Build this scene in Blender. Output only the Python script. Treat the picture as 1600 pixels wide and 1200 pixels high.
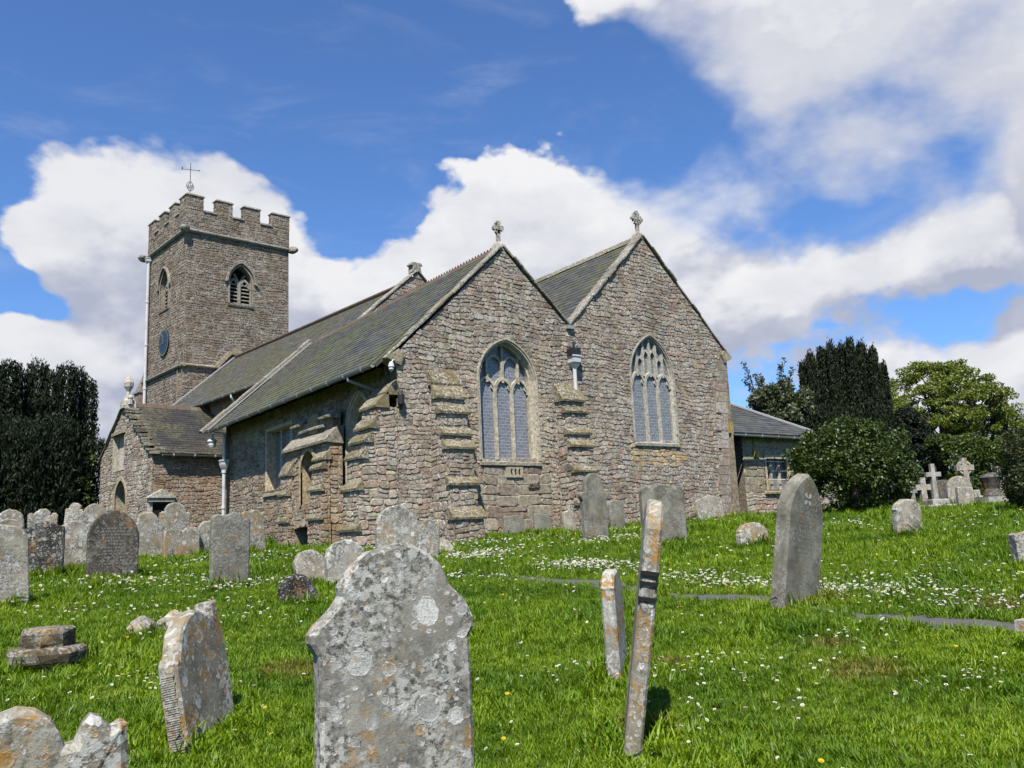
import bpy, math, random
import numpy as np
import bmesh
from mathutils import Matrix, Vector

for o in list(bpy.data.objects):
    bpy.data.objects.remove(o)
S = bpy.context.scene
C = S.collection
RR = random.Random(11)

rad = math.radians
U = RR.uniform

# ------------------------------------------------------------------ camera
cd = bpy.data.cameras.new('camera')
cam = bpy.data.objects.new('camera', cd)
C.objects.link(cam)
cr, cu, cf = (Vector(v) for v in ((0.8092056, -0.58584329, -0.0444291), (-0.0680826, -0.1686137, 0.98332811), (0.58356753, 0.79268977, 0.17632888)))
cam.matrix_world = Matrix(((cr.x, cu.x, -cf.x, 0), (cr.y, cu.y, -cf.y, 0), (cr.z, cu.z, -cf.z, 0), (0, 0, 0, 1)))
cd.sensor_width = 36
cd.lens = 1352.6 / 1600 * 36
cd.clip_start = .05
cd.clip_end = 2000
S.camera = cam
S.render.engine = 'CYCLES'
S.cycles.max_bounces = 5
S.cycles.diffuse_bounces = 1
S.cycles.transparent_max_bounces = 4
S.view_settings.view_transform = 'Standard'
S.view_settings.look = 'None'
S.view_settings.exposure = .95
S.view_settings.gamma = 1
S.view_settings.use_curve_mapping = False

# ------------------------------------------------------------------ sun and sky
SUN_EL, SUN_H = rad(56), Vector((-.68, -.733, 0)).normalized()
SUN = Vector((SUN_H.x * math.cos(SUN_EL), SUN_H.y * math.cos(SUN_EL), math.sin(SUN_EL)))
ld = bpy.data.lights.new('sun', 'SUN')
ld.energy = 5.0
ld.angle = rad(.53)
ld.color = (1, .94, .84)
lo = bpy.data.objects.new('sun', ld)
C.objects.link(lo)
lo.rotation_euler = SUN.to_track_quat('Z', 'Y').to_euler()
lo.location = (-20, -20, 40)

W = bpy.data.worlds.new('World')
S.world = W
W.use_nodes = True
wn, wl = W.node_tree.nodes, W.node_tree.links
wn.clear()


class NT:
    """small helper to write node trees"""

    def __init__(s, tree):
        s.t, s.n, s.l = tree, tree.nodes, tree.links

    def put(s, node, key, v):
        if v is None:
            return
        if hasattr(v, 'links'):
            s.l.new(v, node.inputs[key])
        else:
            i = node.inputs[key]
            if hasattr(i.default_value, '__len__') and not hasattr(v, '__len__'):
                i.default_value = [v] * len(i.default_value)
            elif hasattr(i.default_value, '__len__') and len(i.default_value) == 4 and len(v) == 3:
                i.default_value = (*v, 1)
            else:
                i.default_value = v

    def node(s, typ, **kw):
        n = s.n.new(typ)
        for k, v in kw.items():
            if k.startswith('_'):
                setattr(n, k[1:], v)
        for k, v in kw.items():
            if not k.startswith('_'):
                s.put(n, k.replace('__', ' '), v)
        return n

    def m(s, op, a, b=None, c=None, clamp=False):
        n = s.n.new('ShaderNodeMath')
        n.operation = op
        n.use_clamp = clamp
        for i, v in enumerate((a, b, c)):
            s.put(n, i, v)
        return n.outputs[0]

    def v(s, op, a, b=None, scale=None):
        n = s.n.new('ShaderNodeVectorMath')
        n.operation = op
        s.put(n, 0, a)
        if b is not None:
            s.put(n, 1, b)
        if scale is not None:
            s.put(n, 3, scale)
        return n.outputs['Value' if op in ('DOT_PRODUCT', 'LENGTH', 'DISTANCE') else 0]

    def mix(s, f, a, b, blend='MIX'):
        n = s.n.new('ShaderNodeMix')
        n.data_type = 'RGBA'
        n.blend_type = blend
        s.put(n, 0, f)
        for k, v in ((6, a), (7, b)):
            s.put(n, k, v)
        return n.outputs[2]

    def ramp(s, x, a, b, lo=0., hi=1., smooth=True):
        n = s.n.new('ShaderNodeMapRange')
        n.interpolation_type = 'SMOOTHSTEP' if smooth else 'LINEAR'
        for i, v in enumerate((x, a, b, lo, hi)):
            s.put(n, i, v)
        return n.outputs[0]

    def noise(s, vec, scale, detail=4, rough=.55, dist=0., out=0):
        n = s.n.new('ShaderNodeTexNoise')
        s.put(n, 'Vector', vec)
        s.put(n, 'Scale', scale)
        s.put(n, 'Detail', detail)
        s.put(n, 'Roughness', rough)
        s.put(n, 'Distortion', dist)
        return n.outputs[out]

    def comb(s, x, y, z):
        n = s.n.new('ShaderNodeCombineXYZ')
        for i, v in enumerate((x, y, z)):
            s.put(n, i, v)
        return n.outputs[0]


# cloud density as a function of direction (azimuth from the church's west axis, elevation; degrees)
CLOUDS = [  # az, el, half width az, half width el, weight
    (9, 18.0, 6, 5.5, .62), (15.5, 20, 7.0, 5.5, .72), (21.0, 18.5, 3.6, 5.0, .50), (4, 10.5, 9, 4.0, .55), (14, 10.5, 9, 4, .45),
    (36, 20.5, 5.6, 6.5, .88), (42.5, 18.8, 5.5, 5.6, .72), (30.5, 15.5, 4.2, 4.6, .72), (47, 16, 5.5, 6.5, .60), (26, 8, 6, 5.5, .5), (40, 12, 14, 6, .5),
    (46, 34.5, 6, 3.6, .75), (53, 33, 10, 5.0, .80), (62, 30, 9, 6.5, .95), (74, 27, 9, 10, .95), (56, 27, 6, 3.6, .70), (58, 22.0, 8, 3.0, .66), (71, 19, 5, 8, .75), (57, 15, 9, 3.8, .80), (64, 6.5, 10, 4.6, .85), (74, 9, 7, 6, .6), (50, 21, 4, 2.4, .4), (66, 16, 5, 2.4, .5), (66, 19, 13, 12, .22),
    (12, 33, 22, 5.0, -.85), (27, 29, 5, 5, -.7), (33, 30.5, 9, 3.4, -.70), (25.4, 22.0, 1.8, 3.4, -.85), (24.5, 14.5, 4.5, 3.6, .55), (10, 6.5, 14, 4.5, .55), (31, 10, 8, 6, .4), (3.0, 17.0, 2.4, 4.0, -.75), (48.5, 25.3, 3.0, 2.0, -.62), (57, 18.6, 4, 1.0, -.45), (64.0, 12.9, 4, 1.6, -.65), (65.5, 21.0, 2.0, 1.8, -.5), (6, 15, 3, 1.2, -.3), (43.5, 28.5, 3.6, 2.4, -.6), (61, 25, 2.5, 1.0, -.3),
]
g = bpy.data.node_groups.new('cloud_density', 'ShaderNodeTree')
g.interface.new_socket('Dir', in_out='INPUT', socket_type='NodeSocketVector')
g.interface.new_socket('D', in_out='OUTPUT', socket_type='NodeSocketFloat')
q = NT(g)
gi, go = g.nodes.new('NodeGroupInput'), g.nodes.new('NodeGroupOutput')
d0 = gi.outputs[0]
warp = q.v('SCALE', q.v('SUBTRACT', q.noise(d0, 9, 3, .5, out=1), (.5, .5, .5)), scale=.09)
dw = q.v('ADD', d0, warp)
sx = g.nodes.new('ShaderNodeSeparateXYZ')
q.l.new(dw, sx.inputs[0])
az = q.m('MULTIPLY', q.m('ARCTAN2', sx.outputs[0], sx.outputs[1]), 180 / math.pi)
el = q.m('MULTIPLY', q.m('ARCSINE', sx.outputs[2]), 180 / math.pi)
acc = None
for a, e, wa, we, w in CLOUDS:
    x = q.m('MULTIPLY', q.m('SUBTRACT', az, a), 1 / wa)
    y = q.m('MULTIPLY', q.m('SUBTRACT', el, e), 1 / we)
    r2 = q.m('MULTIPLY_ADD', x, x, q.m('MULTIPLY', y, y))
    b = q.m('MULTIPLY', q.m('POWER', 2.718, q.m('MULTIPLY', r2, -1)), w)
    acc = b if acc is None else q.m('ADD', acc, b)
st = q.v('MULTIPLY', d0, (1, 1, 1.6))
n1 = q.m('SUBTRACT', q.noise(st, 5.5, 10, .56, .25), .5)
n2 = q.m('SUBTRACT', q.noise(st, 1.8, 2, .5), .52)
vo = g.nodes.new('ShaderNodeTexVoronoi')
vo.feature = 'SMOOTH_F1'
q.put(vo, 'Vector', q.v('ADD', st, q.v('SCALE', warp, scale=.5)))
q.put(vo, 'Scale', 11)
q.put(vo, 'Detail', 3)
q.put(vo, 'Roughness', .6)
q.put(vo, 'Smoothness', .4)
puff = q.m('SUBTRACT', .42, vo.outputs['Distance'])
D = q.m('ADD', q.m('ADD', q.m('MULTIPLY', n1, 1.12), q.m('MULTIPLY', q.m('SUBTRACT', q.noise(st, 24, 6, .6), .5), .34)), q.m('ADD', q.m('MULTIPLY', n2, .5), q.m('ADD', acc, -.2)))
D = q.m('MULTIPLY_ADD', puff, .34, D)
q.l.new(D, go.inputs[0])

w = NT(W.node_tree)
tc = wn.new('ShaderNodeTexCoord')
dirv = tc.outputs['Generated']


def dens(v):
    n = wn.new('ShaderNodeGroup')
    n.node_tree = g
    wl.new(v, n.inputs[0])
    return n.outputs[0]


Dm = dens(dirv)
Du = dens(w.v('NORMALIZE', w.v('ADD', dirv, (-.03, -.01, .05))))
sp = wn.new('ShaderNodeSeparateXYZ')
wl.new(dirv, sp.inputs[0])
azw = w.m('MULTIPLY', w.m('ARCTAN2', sp.outputs[0], sp.outputs[1]), 180 / math.pi)
veil = w.m('MULTIPLY', w.ramp(azw, 40, 50), w.ramp(sp.outputs[2], .24, .36))
soft = w.m('ADD', w.ramp(w.noise(dirv, 2.6, 2), .35, .62, .15, .36), w.m('MULTIPLY', veil, .75))
alpha = w.ramp(Dm, 0, soft)
wisp = w.ramp(w.noise(w.v('MULTIPLY', dirv, (2.2, 2.2, 7)), 2.3, 6, .62, .6), .50, .82, 0, .17)
alpha = w.m('MAXIMUM', alpha, wisp)
alpha = w.m('MULTIPLY', alpha, w.ramp(sp.outputs[2], -.05, 0))
rim = w.ramp(w.m('SUBTRACT', Du, Dm), -.34, .2, 1, 0)
deep = w.ramp(Du, .1, .95, 1, 0)
detail = w.noise(w.v('MULTIPLY', dirv, (1, 1, 1.7)), 13, 8, .62)
broad = w.noise(w.v('MULTIPLY', dirv, (1, 1, 1.8)), 5.2, 3, .55)
lit = w.m('ADD', w.m('ADD', w.m('MULTIPLY', rim, .62), w.m('MULTIPLY', deep, .22)), .06)
lit = w.m('ADD', lit, w.m('MULTIPLY', w.m('SUBTRACT', broad, .52), 1.3))
lit = w.m('ADD', lit, w.m('MULTIPLY', w.m('SUBTRACT', detail, .5), .85), clamp=True)
lit = w.m('MAXIMUM', lit, w.m('MULTIPLY', veil, w.m('ADD', .04, w.m('MULTIPLY', w.m('ADD', detail, broad), .48))))
lit = w.m('MULTIPLY', lit, w.ramp(azw, 12, 32, .85, 1))
ccol = w.mix(lit, (.48, .52, .66), (.98, .98, 1.0))
sky = wn.new('ShaderNodeTexSky')
sky.sky_type = 'NISHITA'
sky.sun_disc = False
sky.sun_elevation = SUN_EL
sky.sun_rotation = math.atan2(SUN_H.x, SUN_H.y)
sky.air_density = 1.0
sky.dust_density = .35
sky.ozone_density = 2.2
bg1 = w.node('ShaderNodeBackground', Color=w.mix(1, sky.outputs[0], (.66, .93, 1.30), 'MULTIPLY'), Strength=.069)
bg2 = w.node('ShaderNodeBackground', Color=ccol, Strength=.475)
mx = w.node('ShaderNodeMixShader')
wl.new(alpha, mx.inputs[0])
wl.new(bg1.outputs[0], mx.inputs[1])
wl.new(bg2.outputs[0], mx.inputs[2])
wo = wn.new('ShaderNodeOutputWorld')
wl.new(mx.outputs[0], wo.inputs[0])


# ------------------------------------------------------------------ materials
ALB = .56      # the exposure is set for this level of base colours


def new_mat(name):
    m = bpy.data.materials.new(name)
    m.use_nodes = True
    m.node_tree.nodes.clear()
    k = NT(m.node_tree)
    out = k.n.new('ShaderNodeOutputMaterial')
    return m, k, out


def finish(k, out, col, rough=.9, bump=None, bstr=.4, bdist=.02, spec=.2, metal=0.):
    col = k.mix(1, col, (ALB, ALB, ALB), 'MULTIPLY')
    p = k.node('ShaderNodeBsdfPrincipled', Base__Color=col, Roughness=rough, Metallic=metal)
    k.put(p, 'Specular IOR Level', spec)
    if bump is not None:
        b = k.node('ShaderNodeBump', Height=bump, Strength=bstr, Distance=bdist)
        k.l.new(b.outputs[0], p.inputs['Normal'])
    k.l.new(p.outputs[0], out.inputs[0])
    return p


def attr(k, name='tint'):
    n = k.n.new('ShaderNodeAttribute')
    n.attribute_name = name
    return n.outputs['Color']


def gpos(k):
    return k.n.new('ShaderNodeNewGeometry').outputs['Position']


def objv(k):
    t = k.n.new('ShaderNodeTexCoord').outputs['Object']
    r = k.m('MULTIPLY', k.n.new('ShaderNodeObjectInfo').outputs['Random'], 37.)
    return k.v('ADD', t, k.comb(r, r, r))


def wall_mat(name, ochre=.5, white=.5, dark=.3, tone=(1, 1, 1)):
    m, k, out = new_mat(name)
    p = gpos(k)
    c = k.mix(1, attr(k), tone, 'MULTIPLY')
    n1 = k.noise(p, 11, 7, .72)
    c = k.mix(1, c, k.mix(k.ramp(n1, .3, .7), (.56, .55, .54), (1.42, 1.42, 1.41)), 'MULTIPLY')
    och = k.m('MULTIPLY', k.ramp(k.noise(p, .9, 5, .6), .56, .68), k.ramp(k.noise(p, 7, 4, .6), .42, .6))
    c = k.mix(k.m('MULTIPLY', och, ochre), c, (.30, .205, .075))
    dk = k.m('MULTIPLY', k.ramp(k.noise(p, 1.6, 5, .65), .52, .7), k.ramp(k.noise(p, 16, 4, .6), .4, .6))
    c = k.mix(k.m('MULTIPLY', dk, dark), c, (.075, .068, .06))
    wh = k.m('MULTIPLY', k.ramp(k.noise(p, 1.3, 4, .6, .5), .36, .58), k.ramp(k.noise(p, 17, 5, .68), .51, .57))
    c = k.mix(k.m('MULTIPLY', wh, white), c, (.66, .64, .59))
    stk = k.ramp(k.noise(k.v('MULTIPLY', p, (1, 1, .16)), 1.7, 5, .65), .5, .74)
    c = k.mix(k.m('MULTIPLY', stk, .38), c, (.10, .092, .08))
    b = k.m('ADD', k.noise(p, 26, 6, .7), k.m('MULTIPLY', k.noise(p, 7, 3, .6), 1.2))
    finish(k, out, c, .93, b, .6, .022, .15)
    return m


def plain(name, col, rough=.8, scale=12, var=.25, bstr=.2, metal=0., spec=.3, stain=None):
    m, k, out = new_mat(name)
    p = gpos(k)
    n = k.noise(p, scale, 5, .6)
    c = k.mix(n, tuple(x * (1 - var) for x in col), tuple(x * (1 + var) for x in col))
    if stain:
        c = k.mix(k.ramp(k.noise(p, scale * .35, 5, .65), .5, .72), c, stain)
    finish(k, out, c, rough, k.noise(p, scale * 4, 4, .6), bstr, .01, spec, metal)
    return m


def slate_mat(name, base, moss=.5, mosscol=(.17, .16, .045), lich=.3):
    m, k, out = new_mat(name)
    p = gpos(k)
    c = k.mix(1, attr(k), base, 'MULTIPLY')
    n = k.noise(p, 18, 6, .65)
    c = k.mix(1, c, k.mix(n, (.7, .7, .7), (1.3, 1.3, 1.3)), 'MULTIPLY')
    ms = k.m('MULTIPLY', k.ramp(k.noise(p, .55, 4, .6), .38, .6), k.ramp(k.noise(p, 7, 5, .7), .43, .58))
    c = k.mix(k.m('MULTIPLY', ms, moss), c, mosscol)
    li = k.m('MULTIPLY', k.ramp(k.noise(p, 1.1, 4), .48, .6), k.ramp(k.noise(p, 24, 4, .6), .60, .67))
    c = k.mix(k.m('MULTIPLY', li, lich), c, (.42, .41, .36))
    finish(k, out, c, .62, k.noise(p, 30, 4, .6), .3, .01, .3)
    return m


def grave_mat(name, base, white=.7, orange=.4, dark=.4, rings=.8, green=.15, rscale=7., rough=.93):
    m, k, out = new_mat(name)
    p = objv(k)
    c = k.mix(k.ramp(k.noise(p, 3.5, 6, .68), .32, .68), tuple(x * .55 for x in base), tuple(x * 1.22 for x in base))
    c = k.mix(1, c, k.mix(k.noise(p, 70, 4, .7), (.6, .6, .6), (1.4, 1.4, 1.38)), 'MULTIPLY')
    # weather streaks and grime
    c = k.mix(k.m('MULTIPLY', k.ramp(k.noise(k.v('MULTIPLY', p, (1, 1, .35)), 4.5, 6, .7), .48, .7), green), c, (.15, .14, .075))
    sp = k.m('MULTIPLY', k.ramp(k.noise(p, 3.0, 4, .6, .4), .40, .58), k.ramp(k.noise(p, 52, 5, .65), .51, .56))
    c = k.mix(k.m('MULTIPLY', sp, dark), c, (.045, .04, .036))
    # pale crust
    crust = k.noise(p, 28, 6, .68)
    wcr = k.m('MULTIPLY', k.ramp(k.noise(p, 3.0, 4, .6), .44, .60), k.ramp(crust, .46, .54))
    c = k.mix(k.m('MULTIPLY', wcr, white), c, k.mix(k.noise(p, 90, 3), (.42, .42, .38), (.82, .82, .77)))
    hsum = k.m('MULTIPLY', wcr, .8)
    # round crustose lichens with a bright rim
    pw = k.v('ADD', p, k.v('SCALE', k.v('SUBTRACT', k.noise(p, 16, 4, .6, out=1), (.5, .5, .5)), scale=.045))
    sxyz = k.n.new('ShaderNodeSeparateXYZ')
    k.l.new(pw, sxyz.inputs[0])
    p2 = k.comb(k.m('ADD', sxyz.outputs[0], sxyz.outputs[1]), sxyz.outputs[2], 0.)
    for sc, thr, mxr, amt in ((rscale, .50, .44, 1.), (rscale * 2.1, .50, .44, .95), (rscale * 4.6, .52, .44, .9)):
        vv = k.n.new('ShaderNodeTexVoronoi')
        vv.voronoi_dimensions = '2D'
        k.put(vv, 'Vector', p2)
        k.put(vv, 'Scale', sc)
        k.put(vv, 'Randomness', .95)
        s3 = k.n.new('ShaderNodeSeparateColor')
        k.l.new(vv.outputs['Color'], s3.inputs[0])
        r = k.ramp(s3.outputs[0], thr, 1., 0., mxr, False)
        dd = k.m('SUBTRACT', r, vv.outputs['Distance'])
        disc = k.ramp(dd, 0., .03)
        rim = k.m('MULTIPLY', disc, k.ramp(dd, .02, .11, 1, 0))
        grain = k.ramp(k.noise(p, 85, 3, .6), .3, .62, .35, 1.)
        ok = k.m('MULTIPLY', k.m('MULTIPLY', disc, grain), k.m('GREATER_THAN', r, .06))
        inner = k.mix(s3.outputs[1], (.34, .34, .31), (.90, .90, .86))
        lc = k.mix(k.m('MULTIPLY', rim, .9), inner, (.74, .74, .70))
        lc = k.mix(k.m('MULTIPLY', k.m('GREATER_THAN', s3.outputs[2], .90 - .14 * orange), .8), lc, (.50, .30, .08))
        c = k.mix(k.m('MULTIPLY', ok, rings * amt), c, lc)
        hsum = k.m('ADD', hsum, k.m('MULTIPLY', k.m('MULTIPLY', rim, ok), .8))
    og = k.m('MULTIPLY', k.ramp(k.noise(p, 3.6, 4, .6, .3), .60 - .16 * orange, .66 - .14 * orange), k.ramp(k.noise(p, 22, 5, .68), .44, .54))
    c = k.mix(k.m('MULTIPLY', og, min(1, .45 + orange * .6)), c, k.mix(k.noise(p, 60, 3), (.30, .135, .02), (.56, .33, .08)))
    h = k.m('ADD', hsum, k.m('ADD', k.m('MULTIPLY', k.noise(p, 95, 6, .75), 1.2), k.m('MULTIPLY', k.noise(p, 14, 4, .6), .7)))
    finish(k, out, c, rough, h, .5, .008, .12)
    return m


def leaf_mat(name, trans=.25, rough=.5, spec=.35, tcol=1.25):
    m, k, out = new_mat(name)
    c = k.mix(1, attr(k), (.62, .60, .56), 'MULTIPLY')
    p = k.node('ShaderNodeBsdfPrincipled', Base__Color=c, Roughness=rough)
    k.put(p, 'Specular IOR Level', spec)
    t = k.node('ShaderNodeBsdfTranslucent', Color=k.mix(1, c, (tcol, tcol * 1.1, tcol * .5), 'MULTIPLY'))
    x = k.node('ShaderNodeMixShader')
    x.inputs[0].default_value = trans
    k.l.new(p.outputs[0], x.inputs[1])
    k.l.new(t.outputs[0], x.inputs[2])
    k.l.new(x.outputs[0], out.inputs[0])
    return m


M = {}


def zat_mat(x, y):
    return -1.7 + .087 * math.hypot(x, y)


M['rubble'] = wall_mat('rubble_stone', .75, .9, .5, (1.36, 1.33, 1.27))
M['rubble_s'] = wall_mat('rubble_stone_south', .7, .75, .5, (1.06, .95, .80))
M['tower_stone'] = wall_mat('tower_stone', .15, .7, .4, (1.06, .97, .86))
M['mortar'] = wall_mat('mortar', .35, .6, .6, (1.12, 1.05, .95))
M['ashlar'] = wall_mat('dressed_stone', .55, .35, .3)
M['dress'] = wall_mat('window_dressing', .15, .25, .1, (1.38, 1.34, 1.25))
M['weathering'] = wall_mat('lichened_slab', 1.0, .7, .7)
M['slate'] = slate_mat('roof_slate', (1.0, 1.0, .92), 1.0, (.145, .15, .04), .4)
M['slate_n'] = slate_mat('nave_slate', (1.2, 1.18, 1.08), .85, (.14, .135, .035), .45)
M['slate_p'] = slate_mat('porch_slate', (.50, .47, .46), .35, (.26, .25, .08), .9)
M['slate_a'] = slate_mat('annex_slate', (.85, .88, .88), .2, (.16, .15, .06), .3)
M['lead'] = plain('lead_flashing', (.36, .36, .38), .5, 6, .2, .1)
M['white'] = plain('white_paint', (.74, .75, .77), .45, 5, .1, .05, stain=(.55, .55, .54))
M['gutter'] = plain('grey_gutter', (.36, .38, .40), .45, 5, .2, .05)
M['iron'] = plain('black_iron', (.03, .03, .032), .55, 9, .3, .1)
M['wood'] = plain('dark_oak_door', (.075, .03, .018), .7, 14, .35, .3)
M['void'] = plain('dark_interior', (.012, .011, .01), .9, 8, .3, .1)
M['terracotta'] = plain('terracotta_ridge', (.15, .10, .07), .85, 7, .4, .3, stain=(.22, .21, .16))
M['concrete'] = plain('concrete_path', (.12, .12, .115), .9, 7, .25, .4, stain=(.11, .11, .10))
M['bark'] = plain('bark', (.085, .065, .048), .95, 11, .4, .8)
M['clock'] = plain('blue_clock_face', (.022, .04, .085), .4, 5, .15, .05)
M['gold'] = plain('gilded_metal', (.62, .45, .12), .35, 5, .15, .05, .8)
M['glassw'] = plain('lamp_glass', (.75, .76, .76), .2, 5, .05, .02)
M['yellow'] = plain('yellow_lamp', (.50, .36, .07), .5, 8, .2, .1)
M['inscr'] = plain('pale_lettering', (.48, .47, .44), .8, 20, .2, .1)
M['inscr_d'] = plain('cut_lettering', (.24, .24, .215), .9, 20, .25, .1)
M['band'] = plain('black_band', (.012, .011, .01), .9, 10, .3, .2)
M['g_lime'] = grave_mat('lichened_limestone', (.37, .355, .31), .85, .22, .75, .9, .15, 6.5)
M['g_lime2'] = grave_mat('ochre_lichened_stone', (.36, .33, .265), .9, .6, .65, .85, .25, 8)
M['g_far'] = grave_mat('weathered_pale_stone', (.42, .385, .31), .8, .22, .7, .7, .35, 8)
M['g_grey'] = grave_mat('smooth_grey_stone', (.28, .27, .225), .25, .0, .35, .10, .6, 9)
M['g_dark'] = grave_mat('dark_slate_stone', (.10, .09, .075), .2, .25, .5, .3, .3, 12)
M['g_black'] = grave_mat('black_lichened_stone', (.045, .043, .04), .25, .06, .5, .55, .1, 13)
M['g_white'] = grave_mat('white_lichened_stone', (.50, .49, .45), .9, .75, .6, .6, .1, 9)
M['g_white2'] = grave_mat('pale_marble', (.50, .49, .46), .3, .1, .3, .1, .2, 9)
M['g_base'] = grave_mat('mossy_brown_stone', (.16, .125, .075), .55, .2, .5, .35, .9, 8)
M['leaf'] = leaf_mat('leaves')
M['leaf_gloss'] = leaf_mat('glossy_leaves', .18, .45, .35)
M['needle'] = leaf_mat('yew_needles', .06, .65, .2)
# pane: leaded quarries, blue grey glass under fine wire
m_, k_, o_ = new_mat('leaded_glass')
uv_ = attr(k_, 'paneuv')
br = k_.n.new('ShaderNodeTexBrick')
k_.put(br, 'Vector', uv_)
k_.put(br, 'Color1', (.21, .23, .275))
k_.put(br, 'Color2', (.26, .28, .325))
k_.put(br, 'Mortar', (.42, .425, .43))
k_.put(br, 'Scale', 1)
k_.put(br, 'Mortar Size', .008)
k_.put(br, 'Brick Width', .15)
k_.put(br, 'Row Height', .085)
nn_ = k_.noise(gpos(k_), 9, 5, .7)
pp_ = finish(k_, o_, k_.mix(1, br.outputs[0], k_.mix(nn_, (.5, .5, .52), (1.5, 1.5, 1.48)), 'MULTIPLY'), .22, k_.m('ADD', k_.m('MULTIPLY', br.outputs[1], 1.), k_.m('MULTIPLY', k_.noise(gpos(k_), 9, 3), 3.)), .6, .012, .5)
M['glass'] = m_
# ground under the grass
m_, k_, o_ = new_mat('turf')
gp = gpos(k_)
gc = k_.mix(k_.noise(gp, .5, 5, .6), (.06, .12, .010), (.11, .18, .018))
gc = k_.mix(k_.ramp(k_.noise(gp, 13, 5, .7), .35, .7), k_.mix(1, gc, (.45, .45, .45), 'MULTIPLY'), gc)
gc = k_.mix(k_.m('MULTIPLY', k_.ramp(k_.noise(gp, .8, 4, .6), .62, .72), .5), gc, (.12, .085, .035))
finish(k_, o_, gc, .95, k_.noise(gp, 22, 5, .7), .8, .05, .1)
M['turf'] = m_
# grass blades
m_, k_, o_ = new_mat('grass_blades')
gp = gpos(k_)
rn = k_.n.new('ShaderNodeObjectInfo').outputs['Random']
c0 = k_.mix(k_.ramp(k_.noise(gp, .7, 4, .6), .32, .68), (.062, .135, .004), (.132, .222, .007))
c0 = k_.mix(k_.ramp(rn, .0, 1.), k_.mix(1, c0, (.7, .78, .7), 'MULTIPLY'), k_.mix(1, c0, (1.25, 1.15, 1.2), 'MULTIPLY'))
c0 = k_.mix(k_.m('MULTIPLY', k_.ramp(k_.noise(gp, .9, 4, .6, .6), .63, .72), .4), c0, (.15, .125, .04))
dry = None
for sx_, sy_, sr_ in ((5.95, 3.9, .42), (8.9, 4.3, .5), (6.6, 4.6, .25), (5.3, 5.2, .22), (3.95, 4.15, .25), (4.6, 8.2, .5), (2.9, 7.2, .4)):
    dd_ = k_.v('DISTANCE', gp, (sx_, sy_, zat_mat(sx_, sy_)))
    m1_ = k_.ramp(k_.m('ADD', dd_, k_.m('MULTIPLY', k_.noise(gp, 5, 3), sr_ * .9)), sr_ * .6, sr_ * 1.6, 1, 0)
    dry = m1_ if dry is None else k_.m('MAXIMUM', dry, m1_)
c0 = k_.mix(k_.m('MULTIPLY', dry, .7), c0, (.15, .115, .035))
c0 = k_.mix(1, c0, attr(k_), 'MULTIPLY')
gd = k_.node('ShaderNodeBsdfPrincipled', Base__Color=c0, Roughness=.5)
k_.put(gd, 'Specular IOR Level', .3)
gt = k_.node('ShaderNodeBsdfTranslucent', Color=k_.mix(1, c0, (1.3, 1.35, .6), 'MULTIPLY'))
gx = k_.node('ShaderNodeMixShader')
gx.inputs[0].default_value = .32
k_.l.new(gd.outputs[0], gx.inputs[1])
k_.l.new(gt.outputs[0], gx.inputs[2])
k_.l.new(gx.outputs[0], o_.inputs[0])
M['grass'] = m_
m_, k_, o_ = new_mat('flower_petals')
finish(k_, o_, attr(k_), .6, spec=.2)
M['flower'] = m_


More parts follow.
